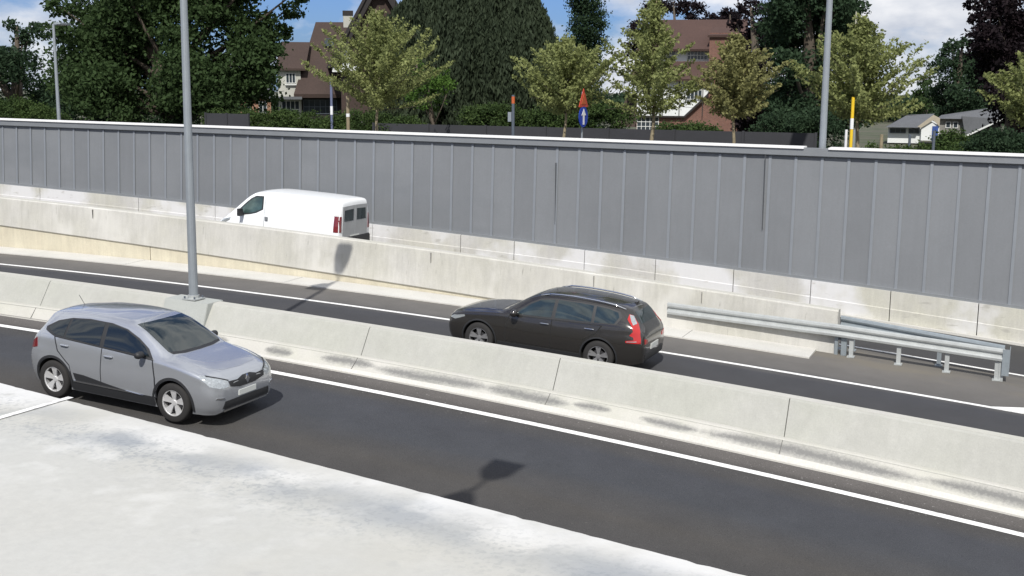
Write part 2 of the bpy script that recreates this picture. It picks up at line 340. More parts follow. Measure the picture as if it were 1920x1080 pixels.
b = MB(); b.ribbon([x for x in XR if -60 <= x <= 12], lambda x: [(34.42, zpb(x)-.02), (34.42, zpb(x)+.07), (34.7, zpb(x)+.07), (34.7, zpb(x)-.02)]); place(b.obj('flashing', M['flash']), wall)
b = MB(); b.ribbon([x for x in XR if -60 <= x <= 12], lambda x: [(34.72, zpb(x)), (34.72, ztop(x)-.3), (34.95, ztop(x)-.3), (34.95, zpb(x))]); place(b.obj('backing', M['black']), wall)
# concrete plinth in cast lengths with open joints and a shallow step
pj = [-60, -52, -44, -36.2, -31.2, -27.6, -24.2, -20.9, -17.5, -15.55, -13.1, -10.75, -8.3, -6.0, -3.75, -1.4, .9, 3.3, 6, 9, 12]
for i in range(len(pj)-1):
    a, c = pj[i]+.012, pj[i+1]-.012; n = max(2, int((c-a)/.8)); xs = [a+(c-a)*k/n for k in range(n+1)]
    o = rnd.uniform(-.008, .008)
    b = MB(); b.ribbon(xs, lambda x: [(34.33+o, zv(x)-.3), (34.33+o, zv(x)+.42), (34.345+o, zv(x)+.435), (34.36+o, zpb(x)-.004), (34.9, zpb(x)-.004), (34.9, zv(x)-.3)])
    place(b.obj('plinth', M['plinth']), wall)
b = MB(); b.ribbon([x for x in XR if -60 <= x <= 12], lambda x: [(34.2, zv(x)-.1), (34.2, zv(x)+.07), (34.32, zv(x)+.07), (34.32, zv(x)-.1)]); place(b.obj('kerb', M['gutter']), wall)

# ------------------------------------------------------------------ far barrier
fb = empty('concrete_barrier', (-20, 28.5, -6), 'tall stepped concrete barrier with beige base between the black car and the white van', 'barrier')
XF = [-60+k*.5 for k in range(int((60-4.42)/.5)+1)]+[-4.42]
b = MB(); b.ribbon(XF, lambda x: [(29.30, zE(x)), (29.26, zE(x)+.03), (29.36, zD(x)-.03), (29.40, zD(x)), (29.64, zD(x)), (29.68, zD(x)-.03), (29.75, zE(x))]); place(b.obj('upper_wall', M['concrete2']), fb)
segs = [(-60, -26.25), (-26.22, -24.52), (-24.5, -4.45)]
for a, c in segs:
    n = max(2, int((c-a)/.5)); xs = [a+(c-a)*k/n for k in range(n+1)]
    b = MB(); b.ribbon(xs, lambda x: [(29.32, zF(x)-.3), (29.32, zE(x)-.004), (29.74, zE(x)-.004), (29.78, zF(x)-.4)]); place(b.obj('base_wall', M['yellow']), fb)
b = MB()
for x in (-28.6, -15.9, -10.9, -7.9): b = MB(); b.box(x-.003, x+.003, 29.30, 29.35, zD(x)-.35, zD(x)-.06); place(b.obj('crack', M['joint']), fb)

b = MB(); b.ribbon([x for x in XF if x > -58], lambda x: [(29.41, zD(x)-.01), (29.41, zD(x)+.004), (29.63, zD(x)+.004), (29.63, zD(x)-.01)]); place(b.obj('sunlit_top', M['toe']), fb)  # paler strip: sunlit brightness of the barrier top painted into the colour
# ------------------------------------------------------------------ central barrier
cb = empty('concrete_barrier', (-8, 19.3, -6), 'low concrete safety barrier with sloped foot between the two carriageways', 'barrier')
j = [onY(px, 650, 19.4).x for px in (693, 1050, 1485)]
jj = [j[0]-12.6, j[0]-8.4, j[0]-4.2, *j, j[2]+4.2, j[2]+8.4, j[2]+12.6]; jj = [-58, -46, -38, -30]+[x for x in jj if x > -29]
def cprof(x, d=0.):
    zt, zh, z0 = zbar(x)-d*1.3, zbench(x)-d, zfoot(x)-d
    return [(18.95+d, z0-.25), (18.95+d, zh-.02), (19.075+d, zh-.018), (19.085+d, zh+.01), (19.40+d, zt-.03), (19.44+d, zt), (19.66-d, zt), (19.70-d, zt-.04), (19.95-d, zh-.25), (20.12-d, zf(x)), (20.12-d, zf(x)-.2)]
for i in range(len(jj)-1):
    a, c = jj[i]+.008, jj[i+1]-.008; n = max(2, int((c-a)/.4)); xs = [a+(c-a)*k/n for k in range(n+1)]
    b = MB(); b.ribbon(xs, cprof); place(b.obj('barrier_segment', M['concrete']), cb)
b = MB(); b.ribbon([-58+k*.4 for k in range(0, 187)], lambda x: [(p[0], p[1]) for p in cprof(x, .04)]); place(b.obj('joint_core', M['joint']), cb)
# pale gutter lip at the foot and grey road film sprayed on the foot in long patches
b = MB(); b.ribbon(XR, lambda x: [(18.63, zn(x, 18.63)-.1), (18.63, zn(x, 18.63)+.03), (18.70, zfoot(x)+.02), (18.72, zfoot(x)-.1)]); place(b.obj('foot_lip', M['gutter']), cb)
rows = [(-15.9, -14.9, .45, .85, 1), (-14.05, -13.3, .25, .80, 2), (-12.75, -11.4, .25, .88, 3), (-11.55, -8.9, .10, .88, 4), (-9.2, -7.35, .10, .88, 5),
        (-7.4, -6.6, .35, .8, 6), (-6.15, -5.0, .25, .75, 7), (-5.2, -1.2, .10, .85, 8), (-1.6, 1.6, .2, .8, 9), (1.8, 6, .2, .7, 10)]
def film(x, f):
    v = 0
    for x0, x1, f0, f1, ph in rows:
        if x0-.3 < x < x1+.3:
            t = (x-x0)/(x1-x0); w_ = max(0, math.sin(math.pi*min(max(t, 0), 1)))**.5; mid = (f0+f1)/2+.08*math.sin(x*1.7+ph)*w_; h = (f1-f0)/2*w_+.001
            v = max(v, max(0, 1.0-abs(f-mid)/h*.5)*min(1, w_*1.3) if w_ > .02 else 0)
    return v
xs_t = [-60+k for k in range(0, 40)]+[-20+k*.05 for k in range(0, 561)]; nr = 9; toe = MB(); tv = []; dirt = []
for x in xs_t:
    z0, z1 = zfoot(x)+.012, zbench(x)-.02
    pr = [(18.70, z0-.2, 0), (18.70, z0, 0)]+[(18.705+.255*k/nr, z0+(z1-z0)*(k/nr)**1.12, film(x, k/nr)) for k in range(nr+1)]+[(18.985, z1+.018, 0), (19.04, z1+.022, 0), (19.095, z1+.02, 0), (19.095, z0-.2, 0)]
    tv += [(x, y, z) for y, z, _ in pr]; dirt += [d_ for *_, d_ in pr]
nrow = len(dirt)//len(xs_t); toe.add(tv, [(i*nrow+k, i*nrow+k+1, (i+1)*nrow+k+1, (i+1)*nrow+k) for i in range(len(xs_t)-1) for k in range(nrow-1)])
tm = M['toe']; ntt = tm.node_tree; bb_ = ntt.nodes['Principled BSDF']; src = bb_.inputs['Base Color'].links[0].from_socket
at = N(ntt, 'ShaderNodeAttribute', attribute_name='road_film'); gg = ntt.nodes[tm['geo']]
n1 = N(ntt, 'ShaderNodeTexNoise'); n1.inputs['Scale'].default_value = 16; n1.inputs['Detail'].default_value = 9; n1.inputs['Roughness'].default_value = .75; ntt.links.new(gg.outputs['Position'], n1.inputs['Vector'])
a1 = N(ntt, 'ShaderNodeMath', operation='MULTIPLY_ADD'); a1.inputs[1].default_value = 1.3; ntt.links.new(n1.outputs['Fac'], a1.inputs[0]); ntt.links.new(at.outputs['Fac'], a1.inputs[2])
r1 = N(ntt, 'ShaderNodeMapRange'); r1.inputs[1].default_value = .82; r1.inputs[2].default_value = 1.55; r1.inputs[4].default_value = .92; ntt.links.new(a1.outputs[0], r1.inputs[0])
m1 = N(ntt, 'ShaderNodeMixRGB'); m1.inputs[2].default_value = (.165, .165, .162, 1); ntt.links.new(r1.outputs[0], m1.inputs[0]); ntt.links.new(src, m1.inputs[1]); ntt.links.new(m1.outputs[0], bb_.inputs['Base Color'])
to = toe.obj('toe', tm); a_ = to.data.attributes.new('road_film', 'FLOAT', 'POINT'); a_.data.foreach_set('value', dirt); place(to, cb)
for x in jj[1:-1]:
    b = MB(); b.prism([(x-.005, 18.700, zfoot(x)+.014), (x+.005, 18.700, zfoot(x)+.014), (x+.005, 18.958, zbench(x)-.016), (x-.005, 18.958, zbench(x)-.016)], (0, .02, -.03)); place(b.obj('toe_joint', M['joint']), cb)
b = MB(); b.ribbon([x for x in XR if -58 < x < 15], lambda x: [(19.445, zbar(x)-.01), (19.445, zbar(x)+.004), (19.655, zbar(x)+.004), (19.655, zbar(x)-.01)]); place(b.obj('sunlit_top', M['toe']), cb)  # same here: the bright sunlit top edge painted as a paler strip
# pedestal block that carries the lamp
px0, px1 = onY(322, 575, 19.3).x, onY(402, 580, 19.3).x
b = MB(); zt = zbar(-16.2)+.045
px0 -= .12; px1 -= .12; b.prism([(px0, 19.06, zbench(px0)+.03), (px1, 19.06, zbench(px1)+.03), (px1, 19.24, zt-.05), (px0, 19.24, zt-.01)], (0, .52, 0))
M['ped'] = mat('pedestal_concrete', (.36, .375, .36), .88, var=.06, scale=2, fine=.08, fscale=40, bump=.15)
place(b.obj('pedestal', M['ped'], bevel=.01), cb)

# ------------------------------------------------------------------ lamps
def lamp(X, Y, z0, z1, r0, r1, label, heads=(1, -1), lean=(0, 0), m=None, group=None, az=0):
    m = m or M['pole']; t = empty('street_lamp', (X, Y, z0), label, 'street lamp', group)
    H = z1-z0; b = MB(); n = 10
    pts = [(lean[0]*k/n*H, lean[1]*k/n*H, k/n*H) for k in range(n+1)]
    b.tube(pts, [r0+(r1-r0)*k/n for k in range(n+1)], 14); b.obj('pole', m, t, smooth=False)
    b = MB(); b.box(-.17, .17, -.17, .17, 0, .025); b.tube([(0, 0, .02), (0, 0, .09)], r0*1.25, 14); b.obj('base_plate', M['steel'], t)
    for sx in (-1, 1):
        for sy in (-1, 1): b = MB(); b.tube([(sx*.13, sy*.13, .02), (sx*.13, sy*.13, .07)], .02, 6); b.obj('bolt', M['poledark'], t)
    tx, ty = lean[0]*H, lean[1]*H; ca, sa = math.cos(az), math.sin(az)
    for h in heads:
        def P(u, v, z): return (tx+u*ca-h*v*sa, ty+u*sa+h*v*ca, H+z)
        b = MB(); b.tube([P(0, 0, -.05), P(0, .45, .03)], .035, 8); a = b.obj('arm', m, t)
        b = MB(); q = [(.14, .35), (.26, .75), (.27, 1.15), (.20, 1.22), (-.20, 1.22), (-.27, 1.15), (-.26, .75), (-.14, .35)]
        b.prism([P(u, v, .0) for u, v in q], (0, 0, .085)); hd = b.obj('lamp_head', m, t, bevel=.012)
        b = MB(); q = [(.17, .62), (.19, 1.1), (-.19, 1.1), (-.17, .62)]
        b.prism([P(u, v, -.012) for u, v in q], (0, 0, .010)); b.obj('lens', M['lens'], hd)
    return t
M['lens'] = mat('lamp_lens', (.6, .6, .58), .25, var=0, fine=0)
lamp(-16.28, 19.45, zbar(-16.1)+.03, 5.05, .098, .060, 'tall grey street lamp rising from the pedestal block of the central barrier', lean=(.010, 0))
q = onY(1541.5, 279, 35.15); lamp(q.x, 35.18, q.z-.12, 7.2, .105, .07, 'tall grey street lamp standing in the gap of the white wall coping')
q = onY(109.5, 205, 36.4); lamp(q.x, q.y, gz(q.x, 36), onY(97, 45, 36.4).z, .085, .05, 'thin distant grey street lamp in front of the dark trees at far left', heads=(1,), lean=(.0, 0), az=.4)
# twin lamp left of the view, on a raked arm beside the near road: only its head shadow is seen, on the asphalt
nx, ny = -6.75, 5.35; nz0 = zn(nx, 5.5); Lh = 9.6; hx, hy = -7.35+AZ[0]*Lh, 14.95-Lh; hz_ = zn(-7.25, 14.95)+Lh*math.hypot(1, AZ[0])*math.tan(EL)
t = empty('street_lamp', (nx, ny, nz0), 'tall twin street lamp on a raked arm beside the near road below the slab', 'street lamp')
b = MB(); b.tube([(0, 0, 0), (0, 0, 3.5), (0, 0, 7.4)], [.10, .085, .07], 14); b.obj('pole', M['pole'], t)
b = MB(); b.tube([(0, 0, 7.3), (.1, 0, 7.7), (hx-nx, hy-ny, hz_-nz0)], [.04, .03, .02], 8); b.tube([(hx-nx, hy-ny-.4, hz_-nz0), (hx-nx, hy-ny+.4, hz_-nz0)], .03, 8); b.obj('arm', M['pole'], t)
b = MB(); b.box(-.17, .17, -.17, .17, 0, .025); b.obj('base_plate', M['steel'], t)
for h in (1, -1):
    b = MB(); q = [(.10, .32), (.25, .62), (.27, 1.15), (-.27, 1.15), (-.25, .62), (-.10, .32)]
    b.prism([(hx-nx+u, hy-ny+h*v, hz_-nz0) for u, v in q], (0, 0, .085)); b.obj('lamp_head', M['pole'], t, bevel=.012)

# ------------------------------------------------------------------ foreground slab
def edge(t): return EA+ed*t
b = MB(); re_ = random.Random(3); p = [edge(-9)]+[edge(-1+.045*k)-en*(max(0, re_.gauss(0, .0022))+(.008 if re_.random() < .03 else 0)) for k in range(160)]+[edge(14)]; back = [edge(14)-en*9, edge(-9)-en*9]
top = [(q.x, q.y, -1.70) for q in (*p, *back)]
b.prism(top, (0, 0, -.35)); sl = b.obj('pavement', M['slab']); sl['kind'] = 'structure'
P0, P1 = Vector((-5.30, 4.235)), Vector((-4.786, 4.657))
A_, B_ = onY(0, 784, 1), None
def onZ(x, y, z): r = ray(x, y); return r*(z/r[2])
ln = [onZ(x, y, -1.70) for x, y in ((-60, 802), (133, 746))]; dv = (ln[1]-ln[0]).normalized(); nn = Vector((-dv.y, dv.x, 0))*.022
b = MB(); a0 = ln[0]-dv*1.2; b.add([(q.x, q.y, -1.695) for q in (a0-nn, ln[1]-nn, ln[1]+nn, a0+nn)], [(0, 1, 2, 3)]); b.obj('painted_line', M['white'], sl)
b = MB(); p = [edge(-9)-en*.02, edge(14)-en*.02, edge(14)-en*.6, edge(-9)-en*.6]; b.prism([(q.x, q.y, -2.052) for q in p], (0, 0, -6.5))
rw = b.obj('retaining_wall', M['concrete2']); tag(rw, 'concrete retaining wall below the foreground slab beside the near road', 'wall')

# ------------------------------------------------------------------ guard rails
def rail(name, pts, label, posts, m, zpost, end=True, ppy=.0):
    t = empty(name, (pts[0][0], pts[0][1], pts[0][2]-.7), label, 'guard rail', 'steel guard rails at the barrier end')
    org = Vector(t.location); n = len(pts)
    P = [Vector(p) for p in pts]; prof = [(.0, -.158), (-.045, -.138), (-.055, -.085), (-.045, -.05), (-.0, -.02), (-.0, .02), (-.045, .05), (-.055, .085), (-.045, .138), (.0, .158)]
    V = []
    for k, p in enumerate(P):
        d = (P[min(k+1, n-1)]-P[max(k-1, 0)]); nrm = Vector((-d.y, d.x, 0)).normalized()
        V += [tuple(p+nrm*o-org+Vector((0, 0, z))) for o, z in prof]
        # thickness side
    m_ = len(prof); b = MB(); b.add(V, [(i*m_+k, i*m_+k+1, (i+1)*m_+k+1, (i+1)*m_+k) for i in range(n-1) for k in range(m_-1)])
    V2 = [tuple(Vector(v)+Vector((0, .012, 0))) for v in V]; b.add(V2, [(i*m_+k, i*m_+k+1, (i+1)*m_+k+1, (i+1)*m_+k) for i in range(n-1) for k in range(m_-1)])
    b.obj('beam', m, t, smooth=False)
    for x, y, zt in posts:
        b = MB(); zb = zpost(x, y); x_, y_ = x-org.x, y-org.y
        b.box(x_-.05, x_+.05, y_-.03, y_-.024, zb-.1-org.z, zt-org.z); b.box(x_-.05, x_-.044, y_-.024, y_+.04, zb-.1-org.z, zt-org.z); b.box(x_+.044, x_+.05, y_-.024, y_+.04, zb-.1-org.z, zt-org.z)
        po = b.obj('post', m, t)
        b = MB(); b.box(x_-.09, x_+.09, y_-.11, y_+.09, zb-org.z+.004, zb-org.z+.03); b.obj('base_plate', m, po)
    return t
g0, g1, g2 = onY(1252, 578, 29.22), onY(1570, 620, 29.12), onY(1884, 667, 29.2)
def lerp(a, c, t): return a+(c-a)*t
front = [lerp(g0, g1, t/4) for t in range(5)]+[lerp(g1, g2, t/5) for t in range(1, 6)]
fp = []
for px, py in ((1597, 662), (1685, 680), (1775, 692), (1868, 708)):
    q = onY(px, py, 29.3); t = (q.x-g1.x)/(g2.x-g1.x); fp.append((q.x, lerp(g1, g2, t).y+.05, lerp(g1, g2, t).z+.08))
rail('guard_rail', front, 'front galvanised steel guard rail fixed to the barrier end beside the far lane', fp, M['steel'], road2)
h1, h2 = onY(1577, 603, 30.0), onY(1884, 660, 29.7)
bp_ = []
for t in (.08, .62): q = lerp(h1, h2, t); bp_.append((q.x, q.y+.06, q.z+.08))
rail('guard_rail', [lerp(h1, h2, t/5) for t in range(6)], 'rear bluish steel guard rail behind the front rail at the barrier end', bp_, M['steelblue'], road2)
# terminal of the guard rail
tq = onY(1885, 670, 29.22); t = empty('guard_rail_terminal', (tq.x, tq.y, road2(tq.x, tq.y)), 'upright steel end plate joining the two guard rails', 'guard rail end')
b = MB(); hh = tq.z+.2-t.location.z; b.box(-.06, .10, -.08, -.06, .16, hh); b.box(.085, .10, -.06, .5, .2, hh-.03); b.obj('end_plate', M['steelblue'], t)
b = MB(); b.box(-.12, -.02, -.02, .06, 0, .45); b.obj('post', M['steel'], t)
# sturdy support at the barrier end
q = onY(1578, 640, 29.25); t = empty('rail_support', (q.x, q.y, road2(q.x, q.y)), 'short steel support frame at the end of the tall barrier', 'support frame')
b = MB(); b.box(-.16, -.08, -.05, .05, 0, .62); b.obj('upright', M['steelblue'], t)
b = MB(); b.box(.0, .13, -.06, .06, 0, .62); b.obj('upright', M['steelblue'], t)
b = MB(); b.box(-.08, .0, -.03, .03, .38, .44); b.obj('bracket', M['poledark'], t)
b = MB(); b.box(-.08, .0, -.03, .03, .14, .20); b.obj('bracket', M['poledark'], t)

# ------------------------------------------------------------------ foliage
def leafmat(name, cols, rough=.75, trans=.25):
    m = bpy.data.materials.new(name); m.use_nodes = True; nt = m.node_tree; L = nt.links.new
    b = nt.nodes['Principled BSDF']; out = nt.nodes['Material Output']; b.inputs['Roughness'].default_value = rough; b.inputs['Specular IOR Level'].default_value = .18
    g = N(nt, 'ShaderNodeNewGeometry'); r = N(nt, 'ShaderNodeValToRGB'); e = r.color_ramp.elements
    while len(e) < len(cols): e.new(.5)
    for k, c in enumerate(cols): e[k].position = k/(len(cols)-1); e[k].color = (*c, 1)
    n = N(nt, 'ShaderNodeTexNoise'); n.inputs['Scale'].default_value = .9; n.inputs['Detail'].default_value = 3; L(g.outputs['Position'], n.inputs['Vector'])
    a = N(nt, 'ShaderNodeMath', operation='MULTIPLY_ADD'); a.inputs[1].default_value = .55; L(g.outputs['Random Per Island'], a.inputs[0])
    q = N(nt, 'ShaderNodeMapRange'); q.inputs[1].default_value = .3; q.inputs[2].default_value = .7; q.inputs[4].default_value = .5; L(n.outputs['Fac'], q.inputs[0]); L(q.outputs[0], a.inputs[2])
    L(a.outputs[0], r.inputs[0]); L(r.outputs[0], b.inputs['Base Color'])
    t = N(nt, 'ShaderNodeBsdfTranslucent'); L(r.outputs[0], t.inputs[0]); mx = N(nt, 'ShaderNodeMixShader'); mx.inputs[0].default_value = trans
    L(b.outputs[0], mx.inputs[1]); L(t.outputs[0], mx.inputs[2]); L(mx.outputs[0], out.inputs[0]); return m
M['leaf_dark'] = leafmat('leaves_dark_green', [(.036,.062,.023), (.044,.076,.027), (.054,.090,.032)], trans=.4)
M['leaf_deep'] = leafmat('leaves_deep_green', [(.020,.040,.021), (.030,.056,.028), (.042,.072,.036)], trans=.35)
M['leaf_weep'] = leafmat('leaves_weeping', [(.026,.038,.022), (.040,.056,.032), (.060,.080,.046)], trans=.35)
M['leaf_young'] = leafmat('leaves_yellow_green', [(.15,.18,.07), (.235,.265,.10), (.33,.36,.15)], trans=.42)
M['leaf_young2'] = leafmat('leaves_olive_brown', [(.165,.165,.07), (.24,.24,.10), (.33,.32,.14)], trans=.42)
M['leaf_bush'] = leafmat('leaves_bush', [(.022,.042,.014), (.042,.072,.02), (.07,.105,.03)])
M['leaf_bright'] = leafmat('leaves_bright_green', [(.03,.06,.014), (.055,.11,.02), (.09,.17,.03)])
M['leaf_purple'] = leafmat('leaves_purple', [(.010,.008,.010), (.014,.009,.012), (.021,.013,.016)], trans=.3)
M['bark'] = mat('bark', (.075, .06, .045), .9, var=.25, scale=4, fine=.2, fscale=30)
M['bark_pale'] = mat('bark_pale', (.24, .20, .13), .85, var=.2, scale=5, fine=.15, fscale=30)

def leaves(name, C, size, m, parent, rng, elong=1.7, droop=0.):
    n = len(C); a = rng.normal(size=(n, 3)); a[:, 2] = a[:, 2]*(1-droop)-droop*3.5; a /= np.linalg.norm(a, axis=1)[:, None]
    r = rng.normal(size=(n, 3)); b = np.cross(a, r); b /= np.linalg.norm(b, axis=1)[:, None]
    sz = size*rng.uniform(.6, 1.35, n)[:, None]; A = a*sz*elong*.5; B = b*sz*.5
    V = np.stack([C-A, C+B-.1*A, C+A, C-B-.1*A], 1).reshape(-1, 3).astype(np.float32)
    me = bpy.data.meshes.new(name); me.vertices.add(4*n); me.vertices.foreach_set('co', V.ravel())
    me.loops.add(4*n); me.loops.foreach_set('vertex_index', np.arange(4*n, dtype=np.int32))
    me.polygons.add(n); me.polygons.foreach_set('loop_start', np.arange(0, 4*n, 4, dtype=np.int32)); me.polygons.foreach_set('loop_total', np.full(n, 4, dtype=np.int32))
    me.update(calc_edges=True); me.materials.append(m); o = bpy.data.objects.new(name, me); COL.objects.link(o); o.parent = parent; return o

def young_tree(px, py, Y, pyt, wpx, label, seed, m, trunk_r=.075, nb=120, lean=0, sparse_side=0):
    """px, py trunk foot seen over the coping; pyt the crown top; wpx half width of the crown in photo pixels"""
    q = onY(px, py, Y); zb = gz(q.x, Y); top = onY(px, pyt, Y).z; H = top-zb; wid = (onY(px+wpx, pyt, Y)-onY(px-wpx, pyt, Y)).length/2
    t = empty('young_tree', (q.x, Y, zb), label, 'young tree', 'young street trees behind the panelled wall')
    rng = np.random.default_rng(seed); b = MB(); hz = onY(px, py, Y).z-zb+.75       # crown starts just above the coping line
    pts = []; k_ = 9
    for k in range(k_+1): pts.append((lean*(k/k_)+.05*math.sin(k*1.3+seed), .05*math.cos(k+seed), H*.97*k/k_))
    b.tube(pts, [trunk_r*(1-.85*k/k_) for k in range(k_+1)], 8)
    C = []; bb = MB()
    for i in range(nb):
        h = (i+.5)/nb; z = hz+.1+(H-hz)*h**1.15*.93; az = i*2.39996+rng.uniform(-.4, .4)
        prof = (.74+1.15*h) if h < .22 else ((1-h)/.78)**.92
        ln_ = wid*1.30*max(.13, prof)*rng.uniform(.42, 1.28)
        up = rng.uniform(.0, .5)+h*.7
        d = np.array([math.cos(az), math.sin(az), up]); d /= np.linalg.norm(d); p0 = np.array([lean*z/H, 0, z*.96])
        ps = [p0+d*ln_*s+np.array([0, 0, .22*ln_*s*s*rng.uniform(-.2, .6)]) for s in (0, .35, .7, 1)]
        if i % 2 == 0: bb.tube(ps, [.016, .012, .008, .004], 4, cap=False)
        nl = int(120*ln_/max(wid, .1)+14)
        s = rng.uniform(.12, 1.05, nl)**.85
        pc = p0+d*ln_*s[:, None]; pc[:, 2] += .15*ln_*s*s
        C.append(pc+rng.normal(size=(nl, 3))*(.04+.09*(1-s))[:, None]*1.1*np.array([1, 1, .7]))
    o = b.obj('trunk', M['bark_pale'], t, smooth=True); bb.obj('branches', M['bark'], o)
    leaves('crown', np.concatenate(C), .070, m, t, rng, 1.7); return t

def big_tree(loc, H, clumps, label, seed, m, size=.26, per=900, cat='tree', name='large_tree', trunk=.45, group=None, spread=.42, bark='bark'):
    """clumps: (dx, dy, z, radius) relative to the foot"""
    t = empty(name, loc, label, cat, group); rng = np.random.default_rng(seed); b = MB()
    zc = min(c_[2] for c_ in clumps)
    if trunk:
        tp = sorted(clumps, key=lambda c_: -c_[2])[0]
        b.tube([(0, 0, -.2), (.05, 0, H*.2), (tp[0]*.25, tp[1]*.2, H*.5), (tp[0]*.8, tp[1]*.5, max(tp[2], H*.7))], [trunk*1.25, trunk, trunk*.65, .06], 10)
        for c_ in clumps[::2]:
            b.tube([(0, 0, min(c_[2]*.45, H*.35)), (c_[0]*.5, c_[1]*.5, c_[2]*.72), (c_[0]*.95, c_[1]*.95, c_[2])], [trunk*.35, trunk*.2, .04], 6)
        b.obj('trunk', M[bark], t, smooth=True)
    C = []
    for x, y, z, r in clumps:
        ns = max(5, int(6+r*4)); n = int(per*r*r/4*3.6)
        # sub-clumps on the shell of each clump give light tufts and dark gaps
        sc = rng.normal(size=(ns*3, 3)); sc /= np.linalg.norm(sc, axis=1)[:, None]; sc *= r*rng.uniform(.55, 1.0, ns*3)[:, None]; sc[:, 2] *= .8
        k = rng.integers(0, len(sc), n); off = rng.normal(size=(n, 3))*r*spread*np.array([.55, .55, .33])
        C.append(np.array([x, y, z])+sc[k]+off)
    leaves('crown', np.concatenate(C), size*.52, m, t, rng); return t

def clumps_px(pts, D, foot, dj=2.0, seed=0):
    """pts: (px, py, radius_px) crown masses seen in the photo at depth D; returned relative to the foot with real depth offsets"""
    r = random.Random(seed); out = []
    for px, py, rp_ in pts:
        d = D+r.uniform(-dj, dj); q = onD(px, py, d)-foot; out.append((q.x, q.y, q.z, rp_*d/FPX))
    return out
def foot_at(px, D):
    q = onD(px, 230, D); return Vector((q.x, q.y, gz(q.x, q.y)))
def tree_px(px, D, pts, label, seed, m, **k):
    f = foot_at(px, D); cl = clumps_px(pts, D, f, k.pop('dj', 2.5), seed); H = max(c_[2]+c_[3] for c_ in cl)
    return big_tree(f, H, cl, label, seed, m, **k)

# young street trees (nearest the wall)
young_tree(709, 244, 38.6, 8, 92, 'dense yellow-green young street tree in front of the brown roofed gable house', 1, M['leaf_young'], nb=170)
young_tree(1058, 252, 38.6, 62, 82, 'broad low yellow-green young tree beside the red and blue traffic signs', 2, M['leaf_young'], nb=130)
young_tree(1222, 259, 38.6, -22, 82, 'tallest thin-crowned young street tree in front of the white gable panel', 3, M['leaf_young'], nb=120, trunk_r=.09)
young_tree(1373, 265, 38.6, 52, 74, 'olive-brown young street tree in front of the red brick house corner', 4, M['leaf_young2'], nb=120)
young_tree(1606, 274, 38.6, 18, 98, 'wide pale green young street tree right beside the yellow post', 5, M['leaf_young'], nb=160)
young_tree(1932, 285, 38.6, 62, 78, 'young yellow-green street tree cut off by the right edge of the photo', 6, M['leaf_young'], nb=120)

rr = random.Random(11)
def scatter(x0, x1, y0, y1, n, r0, r1, seed, keep=lambda x, y: True):
    r = random.Random(seed); out = []
    while len(out) < n:
        x, y = r.uniform(x0, x1), r.uniform(y0, y1)
        if keep(x, y): out.append((x, y, r.uniform(r0, r1)))
    return out
# large dark tree at the left
tree_px(330, 60, scatter(130, 540, -90, 190, 52, 38, 62, 1, lambda x, y: x < 525-max(0, y-60)*.55 and x > 120-(y < 60)*10)+[(548, 20, 22), (535, 60, 20), (560, -10, 20), (515, 95, 18), (500, 130, 22), (160, 185, 34), (240, 200, 34), (330, 205, 34), (410, 195, 34), (110, 60, 26), (105, 15, 22), (480, 150, 28)],
        'huge dark green broadleaf tree filling the upper left behind the wall', 21, M['leaf_dark'], size=.27, per=1000)
tree_px(30, 70, scatter(-120, 120, 80, 215, 16, 30, 45, 2, lambda x, y: y > 95-(x > 60)*20)+[(45, 70, 24), (22, 45, 14), (60, 50, 12), (80, 60, 20)],
        'dark scrubby tree at the far left edge below a patch of sky', 22, M['leaf_deep'], size=.27, per=800)
big_tree(onY(50, 222, 41)*1-Vector((0, 0, .2)), 1.5, [(0, 0, .45, .8), (-1.2, .2, .5, .8), (1.1, 0, .3, .65), (-2.2, .3, .5, .8), (-3.4, .3, .5, .9), (1.9, .1, .1, .5)], 'light green rounded bush behind the coping at far left', 23, M['leaf_bush'], size=.11, per=6000, cat='bush', name='bush', trunk=0)
# weeping tree: hanging strands over a dome
def weeping(px, D, label, seed):
    f = foot_at(px, D); t = empty('weeping_tree', f, label, 'tree'); rng = np.random.default_rng(seed)
    H_ = 255*D/FPX; b = MB(); b.tube([(0, 0, -.3), (.1, .1, 2), (-.2, 0, 4), (0, 0, H_*.75)], [.6, .5, .35, .1], 10); b.obj('trunk', M['bark'], t, smooth=True)
    s = D/FPX; W = 170*s; H = (235+88)*s; C = []
    cx = 0
    for i in range(950):
        a = rng.uniform(0, 2*math.pi); rr_ = math.sqrt(rng.uniform(.02, 1)); x, y = math.cos(a)*rr_*W, math.sin(a)*rr_*W*.8
        z0 = H*(1-.42*rr_**3.6)*rng.uniform(.88, 1.01)*(1+.025*math.sin(a*5)); z1 = max(.4, z0-rng.uniform(.25, .95)*H*(.45+.5*rr_))
        n = int((z0-z1)*60); zz = rng.uniform(z1, z0, n); u = (z0-zz)/(z0-z1+.01)
        C.append(np.stack([x+math.cos(a)*.5*u**.5+rng.normal(size=n)*.10, y+math.sin(a)*.5*u**.5+rng.normal(size=n)*.10, zz], 1))
    # inner mass so that the curtain is dense
    leaves('crown', np.concatenate(C), .105, M['leaf_weep'], t, rng, 3.2, droop=.8)
    return t
weeping(877, 66, 'large weeping tree with hanging grey-green curtains in the upper middle', 31)
tree_px(815, 58, [(800, 150, 26), (820, 165, 24), (790, 185, 26), (830, 140, 18), (770, 120, 20), (815, 195, 20), (845, 160, 12)], 'bright green shrub tree between the dense young tree and the weeping tree', 32, M['leaf_bright'], size=.15, per=1500, dj=.8, trunk=.12, name='small_tree')
